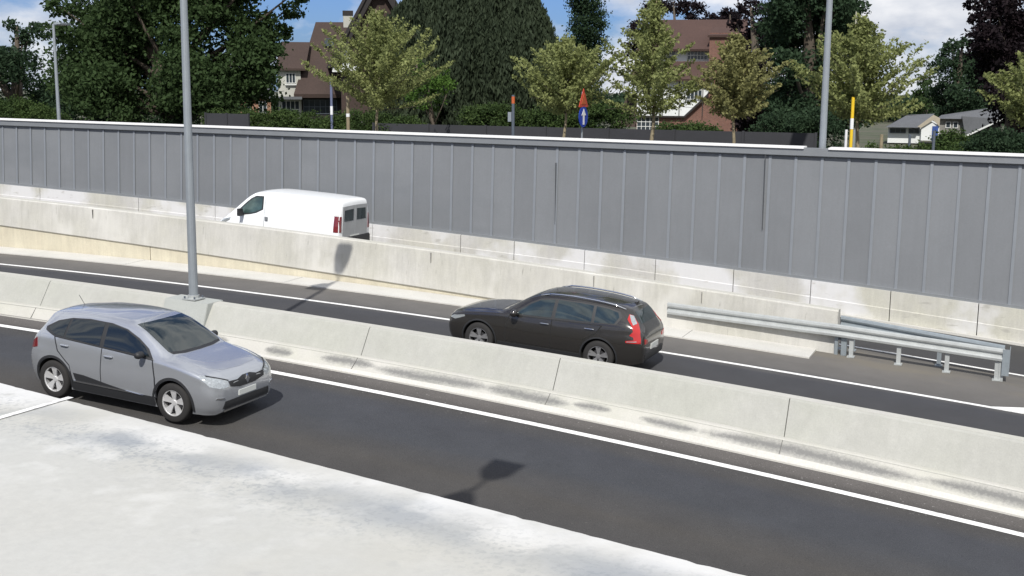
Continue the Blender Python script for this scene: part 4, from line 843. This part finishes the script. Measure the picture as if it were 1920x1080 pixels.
def build_car(name, loc, heading, slope, tab, L_, wb_front, wheelbase, wr_, tw, label, cat, paintm, track, group=None, arch=.05, rimm=None, spoke=5):
    root = empty(name, loc, label, cat, group, rot=(0, slope if heading > 0 else -slope, 0 if heading > 0 else math.pi))
    X = lambda s: L_/2-s
    ss = sorted(set([r[0] for r in tab]+[L_*k/110 for k in range(111)]+[L_*v for v in (.004, .008, .992, .996)]))
    rings = []
    for s in ss:
        h = section(interp(tab, s)); ring = [(X(s), y, z) for y, z in h]+[(X(s), -y, z) for y, z in h[-2:0:-1]]; rings.append(ring)
    n = len(rings[0]); vs = [p for r in rings for p in r]
    fs = [(i*n+k, i*n+(k+1) % n, (i+1)*n+(k+1) % n, (i+1)*n+k) for i in range(len(rings)-1) for k in range(n)]+[tuple(range(n)), tuple(range((len(rings)-1)*n, len(rings)*n))[::-1]]
    b = MB(); b.add(vs, fs); body = b.obj('body', paintm, root, smooth=True); body.data.materials.append(M['underside'])
    bm = bmesh.new(); bm.from_mesh(body.data); bvh = BVHTree.FromBMesh(bm); bm.free()
    # wheel arches cut into the shell
    cut = MB(); ax = (X(wb_front), X(wb_front+wheelbase))
    for x in ax:
        for sy in (-1, 1):
            y0, y1 = sy*(track/2-tw*.5-.09), sy*1.3; N_ = 44; R = wr_+arch
            ring = [(x+R*math.cos(2*math.pi*k/N_), wr_+R*math.sin(2*math.pi*k/N_)) for k in range(N_)]
            cut.add([(a, y0, z) for a, z in ring]+[(a, y1, z) for a, z in ring], [tuple(range(N_)), tuple(range(2*N_-1, N_-1, -1))]+[(k, k+N_, (k+1) % N_+N_, (k+1) % N_) for k in range(N_)])
    co = cut.obj('cutter', M['underside']); co.location = (0, 0, 0); co.parent = root
    md = body.modifiers.new('b', 'BOOLEAN'); md.operation = 'DIFFERENCE'; md.object = co; md.solver = 'EXACT'
    try: md.material_mode = 'TRANSFER'
    except Exception: pass
    bpy.context.view_layer.update(); dg = bpy.context.evaluated_depsgraph_get(); ev = body.evaluated_get(dg); nm = bpy.data.meshes.new_from_object(ev)
    body.modifiers.clear(); body.data = nm; bpy.data.objects.remove(co, do_unlink=True)
    for p in nm.polygons:
        p.use_smooth = True
    try: nm.set_sharp_from_angle(angle=R_(42))
    except Exception: pass
    DIR = {'side': (Vector((0, -1, 0)), lambda a, c: Vector((X(a), 3, c)), (0, 1)), 'sideR': (Vector((0, 1, 0)), lambda a, c: Vector((X(a), -3, c)), (0, 1)),
           'top': (Vector((0, 0, -1)), lambda a, c: Vector((X(a), c, 4)), 0), 'front': (Vector((-1, 0, 0)), lambda a, c: Vector((5, a, c)), 0), 'rear': (Vector((1, 0, 0)), lambda a, c: Vector((-5, a, c)), 0),
           'rear45': (Vector((.6, 0, -.8)), lambda a, c: Vector((X(c)-.6*4, a, 1.2+.8*4)), 0)}
    def patch(nm_, outline, view, off, m, parent=None, grid=.05, thick=.012, mirror=False, seg=.04):
        res = []
        for sgn in ((1, -1) if mirror else (1,)):
            d, o_, _ = DIR[view]
            if mirror and view == 'side' and sgn < 0: d, o_, _ = DIR['sideR']
            ol = []
            for k in range(len(outline)):
                a, c = Vector(outline[k]), Vector(outline[(k+1) % len(outline)]); m_ = max(1, int((c-a).length/seg)); ol += [a+(c-a)*t/m_ for t in range(m_)]
            if mirror and view == 'top': ol = [Vector((p.x, sgn*p.y)) for p in ol]
            elif mirror and view in ('front', 'rear'): ol = [Vector((sgn*p.x, p.y)) for p in ol]
            x0, x1 = min(p.x for p in ol), max(p.x for p in ol); y0, y1 = min(p.y for p in ol), max(p.y for p in ol)
            nb_ = len(ol); pts = list(ol)
            def inside(p):
                r_ = False
                for k in range(nb_):
                    a, c = ol[k], ol[(k+1) % nb_]
                    if (a.y > p.y) != (c.y > p.y) and p.x < (c.x-a.x)*(p.y-a.y)/(c.y-a.y)+a.x: r_ = not r_
                return r_
            gx_ = x0+grid/2
            while gx_ < x1:
                gy_ = y0+grid/2
                while gy_ < y1:
                    p = Vector((gx_, gy_))
                    if inside(p) and min((p-q).length for q in ol) > grid*.45: pts.append(p)
                    gy_ += grid
                gx_ += grid
            V2, E2, F2, *_ = delaunay_2d_cdt(pts, [(k, (k+1) % nb_) for k in range(nb_)], [], 1, 1e-5)
            top, bot = [], []
            for p in V2:
                o3 = o_(p.x, p.y); hit, nr, _, _ = bvh.ray_cast(o3, d)
                if hit is None: hit, nr, _, _ = bvh.find_nearest(o3+d*(3-.8 if view[:4] == 'side' else 3))
                if nr.dot(d) > 0: nr = -nr
                top.append(hit+nr*off); bot.append(hit-nr*thick)
            n_ = len(top); cnt = {}
            for f_ in F2:
                for k in range(len(f_)):
                    e_ = (f_[k], f_[(k+1) % len(f_)]); cnt[tuple(sorted(e_))] = cnt.get(tuple(sorted(e_)), 0)+1
            bd = [(f_[k], f_[(k+1) % len(f_)]) for f_ in F2 for k in range(len(f_)) if cnt[tuple(sorted((f_[k], f_[(k+1) % len(f_)])))] == 1]
            bb = MB(); bb.add(top+bot, [tuple(f_) for f_ in F2]+[(a, c, c+n_, a+n_) for a, c in bd])
            ob = bb.obj(nm_, m, parent or root, smooth=True)
            try: ob.data.set_sharp_from_angle(angle=R_(35))
            except Exception: pass
            res.append(ob)
        return res
    # wheels
    def wheel(x, sy):
        y = sy*(track/2); b = MB(); t2 = tw/2
        b.lathe([(wr_*.66, -t2*.92), (wr_*.90, -t2), (wr_*.975, -t2*.82), (wr_, -t2*.5), (wr_, t2*.5), (wr_*.975, t2*.82), (wr_*.90, t2), (wr_*.66, t2*.92)], 40, 'y', (0, 0, 0)); tq_ = empty('wheel', (x, y, wr_)); tq_.parent = root
        b.obj('tyre', M['tyre'], tq_, smooth=True)
        b = MB(); ri = wr_*.68; of = sy*t2*.86
        b.lathe([(ri, -sy*t2*.8), (ri*.95, 0), (ri*.95, of*.7), (ri*1.0, of), (ri*.93, of*1.03), (ri*.90, of*.8)], 40, 'y')
        for k in range(spoke):
            a = 2*math.pi*k/spoke+.3
            for da in (-.17, .17):
                p0 = Vector((math.cos(a)*ri*.16, 0, math.sin(a)*ri*.16)); p1 = Vector((math.cos(a+da)*ri*.95, 0, math.sin(a+da)*ri*.95)); dd = (p1-p0).normalized(); pp = Vector((-dd.z, 0, dd.x))
                yo0, yo1 = of*.62, of*.92; w0, w1 = .022, .030; v_ = []
                for (p_, yy, ww) in ((p0, yo0, w0), (p1, yo1, w1)):
                    for sgn in (-1, 1):
                        for dy in (0, -sy*.03): v_.append(p_+pp*ww*sgn+Vector((0, yy+dy, 0)))
                b.add(v_, [(0, 2, 6, 4), (1, 5, 7, 3), (0, 4, 5, 1), (2, 3, 7, 6), (0, 1, 3, 2), (4, 6, 7, 5)])
        b.lathe([(.001, of*.78), (ri*.20, of*.76), (ri*.24, of*.5)], 20, 'y'); rm = b.obj('rim', rimm or M['rim'], tq_, smooth=False)
        b = MB(); b.lathe([(.001, of*.30), (ri*.62, of*.28), (ri*.62, 0)], 24, 'y'); b.obj('brake_disc', M['hub'], tq_)
        return tq_
    for x in ax:
        for sy in (-1, 1): wheel(x, sy)
    b = MB()
    for x in ax: b.tube([(x, -track/2, wr_), (x, track/2, wr_)], .04, 8)
    b.obj('axle', M['underside'], root)
    return root, patch, X, bvh
def arch_ring(xc, zc, r0, r1, a0=-12, a1=192, n=26):
    A = [R_(a0+(a1-a0)*k/n) for k in range(n+1)]
    return [(xc-r1*math.cos(a), zc+r1*math.sin(a)) for a in A]+[(xc-r0*math.cos(a), zc+r0*math.sin(a)) for a in reversed(A)]

# ---- silver compact crossover (right hand side towards the camera, heading right)
T = [ # s, zb, wb, wm, zm, ws, zs, wr, ze, zr
 (0.00, .34, .50, .62, .50, .56, .64, .36, .70, .715), (0.04, .25, .62, .74, .50, .68, .70, .46, .77, .79), (0.12, .21, .70, .815, .52, .76, .76, .54, .84, .865),
 (0.30, .20, .78, .865, .56, .82, .84, .60, .915, .94), (0.65, .20, .82, .888, .62, .845, .93, .64, .99, 1.01), (0.98, .20, .82, .885, .64, .85, .975, .68, 1.045, 1.065),
 (1.15, .20, .82, .882, .64, .845, .99, .69, 1.12, 1.155), (1.42, .20, .82, .88, .64, .835, 1.005, .665, 1.265, 1.32), (1.72, .20, .82, .88, .64, .83, 1.015, .635, 1.405, 1.47),
 (2.02, .20, .82, .88, .64, .828, 1.025, .615, 1.475, 1.54), (2.50, .20, .82, .88, .64, .828, 1.045, .605, 1.50, 1.566), (3.05, .20, .82, .885, .66, .828, 1.075, .595, 1.48, 1.552),
 (3.50, .20, .81, .885, .68, .815, 1.11, .575, 1.43, 1.51), (3.76, .22, .79, .87, .70, .785, 1.12, .545, 1.37, 1.465), (3.90, .24, .76, .84, .70, .755, 1.08, .52, 1.24, 1.31),
 (4.02, .27, .72, .80, .68, .71, .98, .48, 1.06, 1.10), (4.09, .30, .66, .74, .66, .65, .88, .44, .93, .95), (4.12, .36, .56, .64, .62, .57, .80, .40, .84, .85)]
xs_ = -14.02; sY = 15.52
c_, patch, X, bv = build_car('silver_car', (xs_, sY, zn(xs_, sY)+.004), 1, math.atan(-(zn(-13, sY)-zn(-16.4, sY))/3.4), T, 4.12, .84, 2.606, .335, .205,
    'silver compact crossover car driving on the near road at the left', 'car', M['silver'], 1.56)
patch('door_seal', [(1.19, .36), (1.20, .70), (1.27, 1.0), (3.46, 1.10), (3.36, .86), (3.08, .64), (3.02, .36)], 'side', .0015, M['black'], mirror=True)
dF = patch('front_door', [(1.215, .38), (1.225, .70), (1.29, .985), (2.365, 1.035), (2.365, .38)], 'side', .006, M['silver'], mirror=True, grid=.08)
dR = patch('rear_door', [(2.385, .38), (2.385, 1.036), (3.42, 1.085), (3.335, .87), (3.06, .655), (3.00, .38)], 'side', .006, M['silver'], mirror=True, grid=.08)
patch('window_surround', [(1.27, 1.005), (1.42, 1.15), (1.66, 1.285), (1.95, 1.395), (2.3, 1.448), (2.8, 1.452), (3.2, 1.418), (3.50, 1.34), (3.72, 1.22), (3.70, 1.17), (3.48, 1.10), (2.4, 1.045)], 'side', .003, M['plastic'], mirror=True)
patch('front_side_window', [(1.36, 1.035), (1.50, 1.165), (1.70, 1.27), (1.97, 1.375), (2.28, 1.425), (2.36, 1.428), (2.35, 1.065)], 'side', .007, M['glassc'], mirror=True)
patch('rear_side_window', [(2.44, 1.07), (2.45, 1.430), (2.8, 1.430), (3.17, 1.398), (3.20, 1.11)], 'side', .007, M['glassc'], mirror=True)
patch('quarter_window', [(3.25, 1.115), (3.23, 1.388), (3.46, 1.325), (3.64, 1.215), (3.46, 1.125)], 'side', .007, M['glassc'], mirror=True)
patch('windscreen', [(1.11, -.64), (1.055, -.40), (1.035, 0), (1.055, .40), (1.11, .64), (1.40, .615), (1.72, .575), (1.84, .555), (1.79, .3), (1.775, 0), (1.79, -.3), (1.84, -.555), (1.72, -.575), (1.40, -.615)], 'top', .004, M['glassg'])
patch('wiper_panel', [(1.045, -.60), (.99, -.35), (.975, 0), (.99, .35), (1.045, .60), (1.10, .63), (1.05, .38), (1.03, 0), (1.05, -.38), (1.10, -.63)], 'top', .006, M['plastic'])
patch('bonnet', [(.20, -.42), (.16, 0), (.20, .42), (.34, .58), (.97, .68), (.93, .35), (.92, 0), (.93, -.35), (.97, -.68), (.34, -.58)], 'top', .004, M['silver'], grid=.08)
patch('rear_window', [(-.50, 1.14), (-.44, 1.36), (.44, 1.36), (.50, 1.14)], 'rear', .004, M['glassc'])
patch('grille', [(-.47, .745), (-.25, .735), (-.10, .775), (.10, .775), (.25, .735), (.47, .745), (.45, .655), (.20, .60), (-.20, .60), (-.45, .655)], 'front', .006, M['plastic'])
patch('lower_grille', [(-.58, .43), (.58, .43), (.62, .30), (.50, .27), (-.50, .27), (-.62, .30)], 'front', .006, M['plastic'])
patch('bumper_lip', [(-.60, .285), (.60, .285), (.56, .245), (-.56, .245)], 'front', .016, M['chrome'], grid=.03)
patch('fog_lamp', [(.60, .50), (.74, .515), (.755, .49), (.61, .475)], 'front', .010, M['chrome'], mirror=True)
for hl in patch('headlight', [(.475, .755), (.60, .80), (.74, .85), (.81, .87), (.835, .81), (.80, .70), (.66, .655), (.50, .66)], 'front', .006, M['lampg'], mirror=True): pass
patch('headlight_bezel', [(.46, .765), (.60, .815), (.75, .862), (.76, .845), (.60, .798), (.47, .748)], 'front', .009, M['plastic'], mirror=True, grid=.03)
patch('tail_light', [(3.88, 1.02), (4.02, .93), (4.06, .80), (3.84, .86)], 'side', .006, M['redd'], mirror=True)
patch('wheel_arch_trim', arch_ring(.84, .335, .392, .432), 'side', .012, M['plastic'], mirror=True, grid=.03)
patch('wheel_arch_trim', arch_ring(.84+2.606, .335, .392, .432), 'side', .012, M['plastic'], mirror=True, grid=.03)
patch('sill_trim', [(1.24, .215), (1.28, .37), (3.0, .37), (3.04, .215)], 'side', .010, M['plastic'], mirror=True)
patch('door_moulding', [(1.75, .385), (2.2, .44), (2.75, .52), (2.98, .53), (2.93, .385)], 'side', .016, M['plastic'], mirror=True)
patch('door_moulding_strip', [(1.45, .372), (2.98, .375), (2.98, .40), (1.8, .395)], 'side', .022, M['chrome'], mirror=True, grid=.03)
def in_car(bldr, nm, m, par): o = bldr.obj(nm, m, par, smooth=True); return o
for sy, dd in ((1, 0), (-1, 1)):
    b = MB(); b.tube([(X(2.12), sy*.872, .925), (X(2.15), sy*.895, .93), (X(2.27), sy*.895, .93), (X(2.30), sy*.872, .925)], .013, 8); b.obj('door_handle', M['silver'], dF[dd])
    b = MB(); b.tube([(X(3.10), sy*.868, .975), (X(3.13), sy*.890, .98), (X(3.25), sy*.888, .98), (X(3.28), sy*.862, .975)], .013, 8); b.obj('door_handle', M['silver'], dR[dd])
    b = MB(); b.tube([(X(1.50), sy*.82, 1.03), (X(1.47), sy*.90, 1.07)], .03, 8); b.lathe([(.001, -.085), (.045, -.08), (.06, -.04), (.062, .02), (.055, .06), (.001, .08)], 14, 'y', (X(1.46), sy*.95, 1.075)); b.obj('mirror', M['plastic'], c_, smooth=True)
b = MB(); b.prism([(X(-.012), 0, .775), (X(-.012), .055, .695), (X(-.012), 0, .615), (X(-.012), -.055, .695)], (-.05, 0, 0)); b.obj('emblem', M['chrome'], c_)
b = MB(); b.prism([(X(-.012), .23, .545), (X(-.012), .23, .455), (X(-.012), -.23, .455), (X(-.012), -.23, .545)], (-.04, 0, 0)); b.obj('number_plate', M['plate'], c_)
b = MB(); b.tube([(X(3.55), 0, 1.50), (X(3.68), 0, 1.66)], .005, 6); b.obj('antenna', M['plastic'], c_)

# ---- black estate SUV heading left (away from the camera), left side towards the camera
T = [
 (0.00, .36, .52, .66, .55, .60, .68, .40, .74, .76), (0.05, .27, .66, .78, .55, .72, .75, .50, .81, .83), (0.16, .23, .74, .86, .58, .81, .82, .58, .88, .90),
 (0.45, .22, .82, .915, .62, .87, .90, .66, .955, .975), (0.90, .22, .86, .935, .66, .89, .96, .70, 1.01, 1.03), (1.35, .22, .86, .935, .68, .89, .995, .73, 1.045, 1.065),
 (1.52, .22, .86, .93, .68, .885, 1.005, .74, 1.10, 1.13), (1.82, .22, .86, .93, .68, .88, 1.015, .70, 1.28, 1.33), (2.12, .22, .86, .93, .68, .875, 1.02, .67, 1.43, 1.49),
 (2.42, .22, .86, .93, .68, .875, 1.03, .65, 1.50, 1.565), (2.95, .22, .86, .93, .68, .872, 1.045, .64, 1.525, 1.59), (3.55, .22, .86, .935, .70, .872, 1.07, .63, 1.505, 1.575),
 (4.10, .22, .85, .935, .72, .86, 1.10, .605, 1.45, 1.53), (4.42, .24, .84, .92, .74, .84, 1.12, .58, 1.39, 1.485), (4.58, .26, .82, .90, .74, .815, 1.10, .56, 1.27, 1.35),
 (4.72, .29, .78, .865, .72, .775, 1.02, .53, 1.11, 1.15), (4.81, .32, .72, .81, .68, .72, .93, .50, .98, 1.0), (4.85, .38, .62, .72, .64, .64, .84, .46, .88, .89)]
bx, bY = -10.18, 24.75
c_, patch, X, bv = build_car('black_car', (bx, bY, road2(bx, bY)+.004), -1, math.atan(-(road2(-8.5, bY)-road2(-11.8, bY))/3.3), T, 4.85, .90, 2.95, .36, .23,
    'black estate car driving away to the left on the far road', 'car', M['blackp'], 1.64, rimm=mat('alloy_dark', (.30, .30, .31), .4, .5, fine=0))
patch('door_seal', [(1.55, .38), (1.56, .75), (1.64, 1.005), (3.90, 1.07), (3.78, .88), (3.50, .68), (3.42, .38)], 'side', .0015, M['underside'], mirror=True)
dF = patch('front_door', [(1.575, .40), (1.585, .75), (1.66, .99), (2.68, 1.025), (2.68, .40)], 'side', .006, M['blackp'], mirror=True, grid=.08)
dR = patch('rear_door', [(2.70, .40), (2.70, 1.025), (3.86, 1.055), (3.755, .885), (3.48, .70), (3.40, .40)], 'side', .006, M['blackp'], mirror=True, grid=.08)
patch('window_surround', [(1.68, 1.02), (1.85, 1.17), (2.08, 1.325), (2.32, 1.44), (2.7, 1.487), (3.3, 1.487), (3.9, 1.448), (4.22, 1.385), (4.30, 1.27), (4.20, 1.12), (3.0, 1.055)], 'side', .003, M['plastic'], mirror=True)
M['glasst'] = mat('side_glass_teal', (.022, .034, .038), .05, var=.35, scale=3.5, fine=0, spec=.9)
patch('front_side_window', [(1.78, 1.045), (1.92, 1.17), (2.13, 1.305), (2.34, 1.41), (2.68, 1.458), (2.66, 1.075)], 'side', .007, M['glasst'], mirror=True)
patch('rear_side_window', [(2.75, 1.08), (2.76, 1.460), (3.3, 1.460), (3.60, 1.444), (3.62, 1.105)], 'side', .007, M['glasst'], mirror=True)
patch('quarter_window', [(3.69, 1.11), (3.67, 1.44), (3.95, 1.415), (4.18, 1.36), (4.23, 1.27), (4.15, 1.135)], 'side', .007, M['glasst'], mirror=True)
patch('windscreen', [(1.53, -.68), (1.46, -.40), (1.44, 0), (1.46, .40), (1.53, .68), (1.85, .64), (2.12, .605), (2.26, .585), (2.20, .3), (2.185, 0), (2.20, -.3), (2.26, -.585), (2.12, -.605), (1.85, -.64)], 'top', .004, M['glassc'])
patch('bonnet', [(.26, -.46), (.20, 0), (.26, .46), (.45, .62), (1.36, .70), (1.33, .35), (1.32, 0), (1.33, -.35), (1.36, -.70), (.45, -.62)], 'top', .004, M['blackp'], grid=.08)
patch('rear_window', [(-.54, 1.16), (-.47, 1.40), (.47, 1.40), (.54, 1.16)], 'rear', .004, M['glasst'])
patch('tail_light', [(4.42, 1.35), (4.50, 1.33), (4.64, 1.17), (4.735, 1.02), (4.775, .88), (4.785, .77), (4.47, .77), (4.46, .81), (4.64, .84), (4.62, .90), (4.53, .93), (4.60, 1.02), (4.55, 1.12), (4.42, 1.25)], 'side', .010, M['red'], mirror=True, grid=.03)
patch('tail_glint_and_strip', [(4.43, 1.34), (4.51, 1.32), (4.62, 1.17), (4.57, 1.14), (4.50, 1.22)], 'side', .016, M['lampg'], mirror=True, grid=.03)  # upper patch: white sun glint on the rear pillar, painted pale
patch('tail_glint_and_strip', [(4.49, .785), (4.49, .80), (4.70, .82), (4.70, .80)], 'side', .016, M['lampg'], mirror=True, grid=.03)
patch('tail_light', [(.52, .74), (.52, .82), (.70, .86), (.70, .74)], 'rear', .008, M['red'], mirror=True)
patch('headlight', [(.10, .74), (.20, .80), (.50, .86), (.52, .82), (.26, .72)], 'side', .007, M['lampg'], mirror=True, grid=.03)
patch('wheel_arch_trim', arch_ring(.90, .36, .416, .45), 'side', .008, M['plastic'], mirror=True, grid=.03)
patch('wheel_arch_trim', arch_ring(3.85, .36, .416, .45), 'side', .008, M['plastic'], mirror=True, grid=.03)
patch('sill_trim', [(1.36, .235), (1.38, .36), (3.40, .36), (3.42, .235)], 'side', .010, M['plastic'], mirror=True)
patch('bumper_trim', [(-.60, .34), (-.66, .50), (.66, .50), (.60, .34)], 'rear', .008, M['plastic'])
patch('number_plate', [(-.26, .56), (-.26, .68), (.26, .68), (.26, .56)], 'rear', .014, M['plate'])
for sy, dd in ((1, 0), (-1, 1)):
    pts = []
    for k in range(9):
        s = 2.30+k*(4.32-2.30)/8; r = interp(T, s); pts.append((X(s), sy*(r[6]-.02), r[7]+.055-(.035 if k in (0, 8) else 0)))
    b = MB(); b.tube(pts, .019, 8); b.obj('roof_rail', M['chrome'], c_, smooth=True)
    b = MB(); b.tube([(X(2.42), sy*.925, .93), (X(2.45), sy*.945, .935), (X(2.60), sy*.945, .935), (X(2.63), sy*.925, .93)], .014, 8); b.obj('door_handle', M['chrome'], dF[dd])
    b = MB(); b.tube([(X(3.50), sy*.92, .96), (X(3.53), sy*.94, .965), (X(3.68), sy*.94, .965), (X(3.71), sy*.915, .96)], .014, 8); b.obj('door_handle', M['chrome'], dR[dd])
    b = MB(); b.tube([(X(1.86), sy*.87, 1.03), (X(1.83), sy*.95, 1.07)], .03, 8); b.lathe([(.001, -.11), (.06, -.10), (.085, -.04), (.085, .03), (.07, .09), (.001, .11)], 14, 'y', (X(1.82), sy*1.03, 1.09)); b.obj('mirror', M['blackp'], c_, smooth=True)
b = MB(); b.prism([(X(4.30), 0, 1.50), (X(4.42), 0, 1.49), (X(4.44), 0, 1.56)], (0, .02, 0)); b.obj('antenna', M['blackp'], c_)

# ---- white panel van heading left, behind the far barrier
T = [
 (0.00, .36, .60, .74, .55, .68, .72, .50, .80, .83), (0.06, .28, .74, .86, .58, .80, .80, .62, .88, .91), (0.20, .26, .82, .92, .62, .88, .88, .70, .97, 1.00),
 (0.50, .26, .86, .95, .68, .92, 1.02, .77, 1.15, 1.19), (0.75, .26, .87, .955, .72, .93, 1.07, .80, 1.33, 1.39), (1.00, .26, .87, .955, .74, .93, 1.10, .80, 1.53, 1.60),
 (1.28, .26, .87, .955, .76, .93, 1.12, .79, 1.74, 1.82), (1.50, .26, .87, .955, .78, .93, 1.14, .78, 1.85, 1.925), (1.85, .26, .87, .955, .8, .93, 1.16, .775, 1.90, 1.965),
 (2.30, .26, .87, .955, .8, .93, 1.18, .775, 1.905, 1.97), (3.50, .26, .87, .955, .8, .93, 1.18, .775, 1.90, 1.965), (4.45, .26, .87, .955, .8, .93, 1.18, .765, 1.88, 1.945),
 (4.68, .28, .86, .945, .8, .92, 1.18, .755, 1.86, 1.925), (4.76, .30, .84, .93, .8, .905, 1.18, .74, 1.82, 1.89), (4.80, .36, .78, .88, .8, .86, 1.16, .70, 1.72, 1.79)]
vx, vY = -22.55, 31.95
c_, patch, X, bv = build_car('white_van', (vx, vY, road2(vx, vY)+.06), -1, math.atan(-(road2(-21, vY)-road2(-24, vY))/3.0), T, 4.80, .86, 3.10, .33, .21,
    'white panel van driving left between the tall barrier and the panelled wall', 'van', M['whitep'], 1.63, rimm=M['hub'])
patch('door_gap', [(1.93, .40), (1.93, 1.72), (1.943, 1.72), (1.943, .40)], 'side', .002, M['flash'], mirror=True, grid=.2)
patch('door_gap', [(.98, .9), (.97, .40), (.983, .40), (.993, .9)], 'side', .002, M['flash'], mirror=True, grid=.2)
patch('window_surround', [(.84, 1.15), (.88, 1.28), (1.12, 1.50), (1.36, 1.70), (1.56, 1.80), (1.86, 1.81), (1.88, 1.38), (1.62, 1.25), (1.40, 1.19), (1.15, 1.15)], 'side', .003, M['plastic'], mirror=True)
patch('side_window', [(.92, 1.18), (.95, 1.28), (1.18, 1.49), (1.40, 1.67), (1.59, 1.76), (1.81, 1.765), (1.83, 1.40), (1.60, 1.285), (1.38, 1.225)], 'side', .007, mat('van_glass', (.05, .085, .082), .05, var=.5, scale=3, fine=0, spec=.8), mirror=True)
patch('windscreen', [(.62, -.74), (.56, 0), (.62, .74), (1.10, .72), (1.38, .70), (1.36, 0), (1.38, -.70), (1.10, -.72)], 'top', .004, M['glassc'])
patch('headlight', [(.14, .78), (.30, .93), (.62, 1.02), (.58, .93), (.34, .80)], 'side', .007, M['lampg'], mirror=True, grid=.03)
patch('tail_light', [(4.60, .92), (4.60, 1.42), (4.755, 1.42), (4.765, .92)], 'side', .010, M['redd'], mirror=True, grid=.04)
patch('tail_light', [(.79, .92), (.79, 1.42), (.885, 1.42), (.90, .92)], 'rear', .010, M['redd'], mirror=True, grid=.04)
patch('light_cap', [(4.60, 1.43), (4.60, 1.50), (4.75, 1.50), (4.755, 1.43)], 'side', .010, M['frame'], mirror=True, grid=.04)
rg = mat('van_rear_shaded', (.36, .37, .38), .5, var=.12, scale=3)  # white van: shade on its rear face put into a grey door colour
patch('rear_door', [(-.74, .55), (-.72, 1.72), (-.01, 1.74), (-.01, .55)], 'rear', .008, rg, grid=.1); patch('rear_door', [(.01, .55), (.01, 1.74), (.72, 1.72), (.74, .55)], 'rear', .008, rg, grid=.1)
patch('rear_window', [(.10, 1.25), (.10, 1.62), (.62, 1.60), (.64, 1.25)], 'rear', .014, M['glasst'], mirror=True)
patch('number_plate', [(-.26, .66), (-.26, .78), (.26, .78), (.26, .66)], 'rear', .016, M['plate'])
b = MB(); b.box(X(4.86), X(4.60), -.88, .88, .42, .74); b.obj('rear_bumper', M['hub'], c_, bevel=.03)
b = MB(); b.box(X(2.10), X(1.98), .945, .975, 1.03, 1.17); b.obj('door_handle', M['flash'], c_, bevel=.01)
b = MB(); b.box(X(2.10), X(1.98), -.975, -.945, 1.03, 1.17); b.obj('door_handle', M['flash'], c_, bevel=.01)
for sy in (1, -1):
    b = MB(); b.tube([(X(1.14), sy*.93, 1.16), (X(1.12), sy*1.03, 1.18)], .03, 8); b.box(X(1.16), X(1.04), min(sy*1.00, sy*1.18), max(sy*1.00, sy*1.18), 1.12, 1.36); b.obj('mirror', M['plastic'], c_, bevel=.025)
patch('wheel_arch_trim', arch_ring(.86, .33, .385, .42, 20, 160), 'side', .006, M['plastic'], mirror=True, grid=.03)
patch('wheel_arch_trim', arch_ring(3.96, .33, .385, .42, 20, 160), 'side', .006, M['plastic'], mirror=True, grid=.03)
patch('side_moulding', [(1.30, .60), (1.30, .68), (3.50, .68), (3.50, .60)], 'side', .012, M['plastic'], mirror=True)
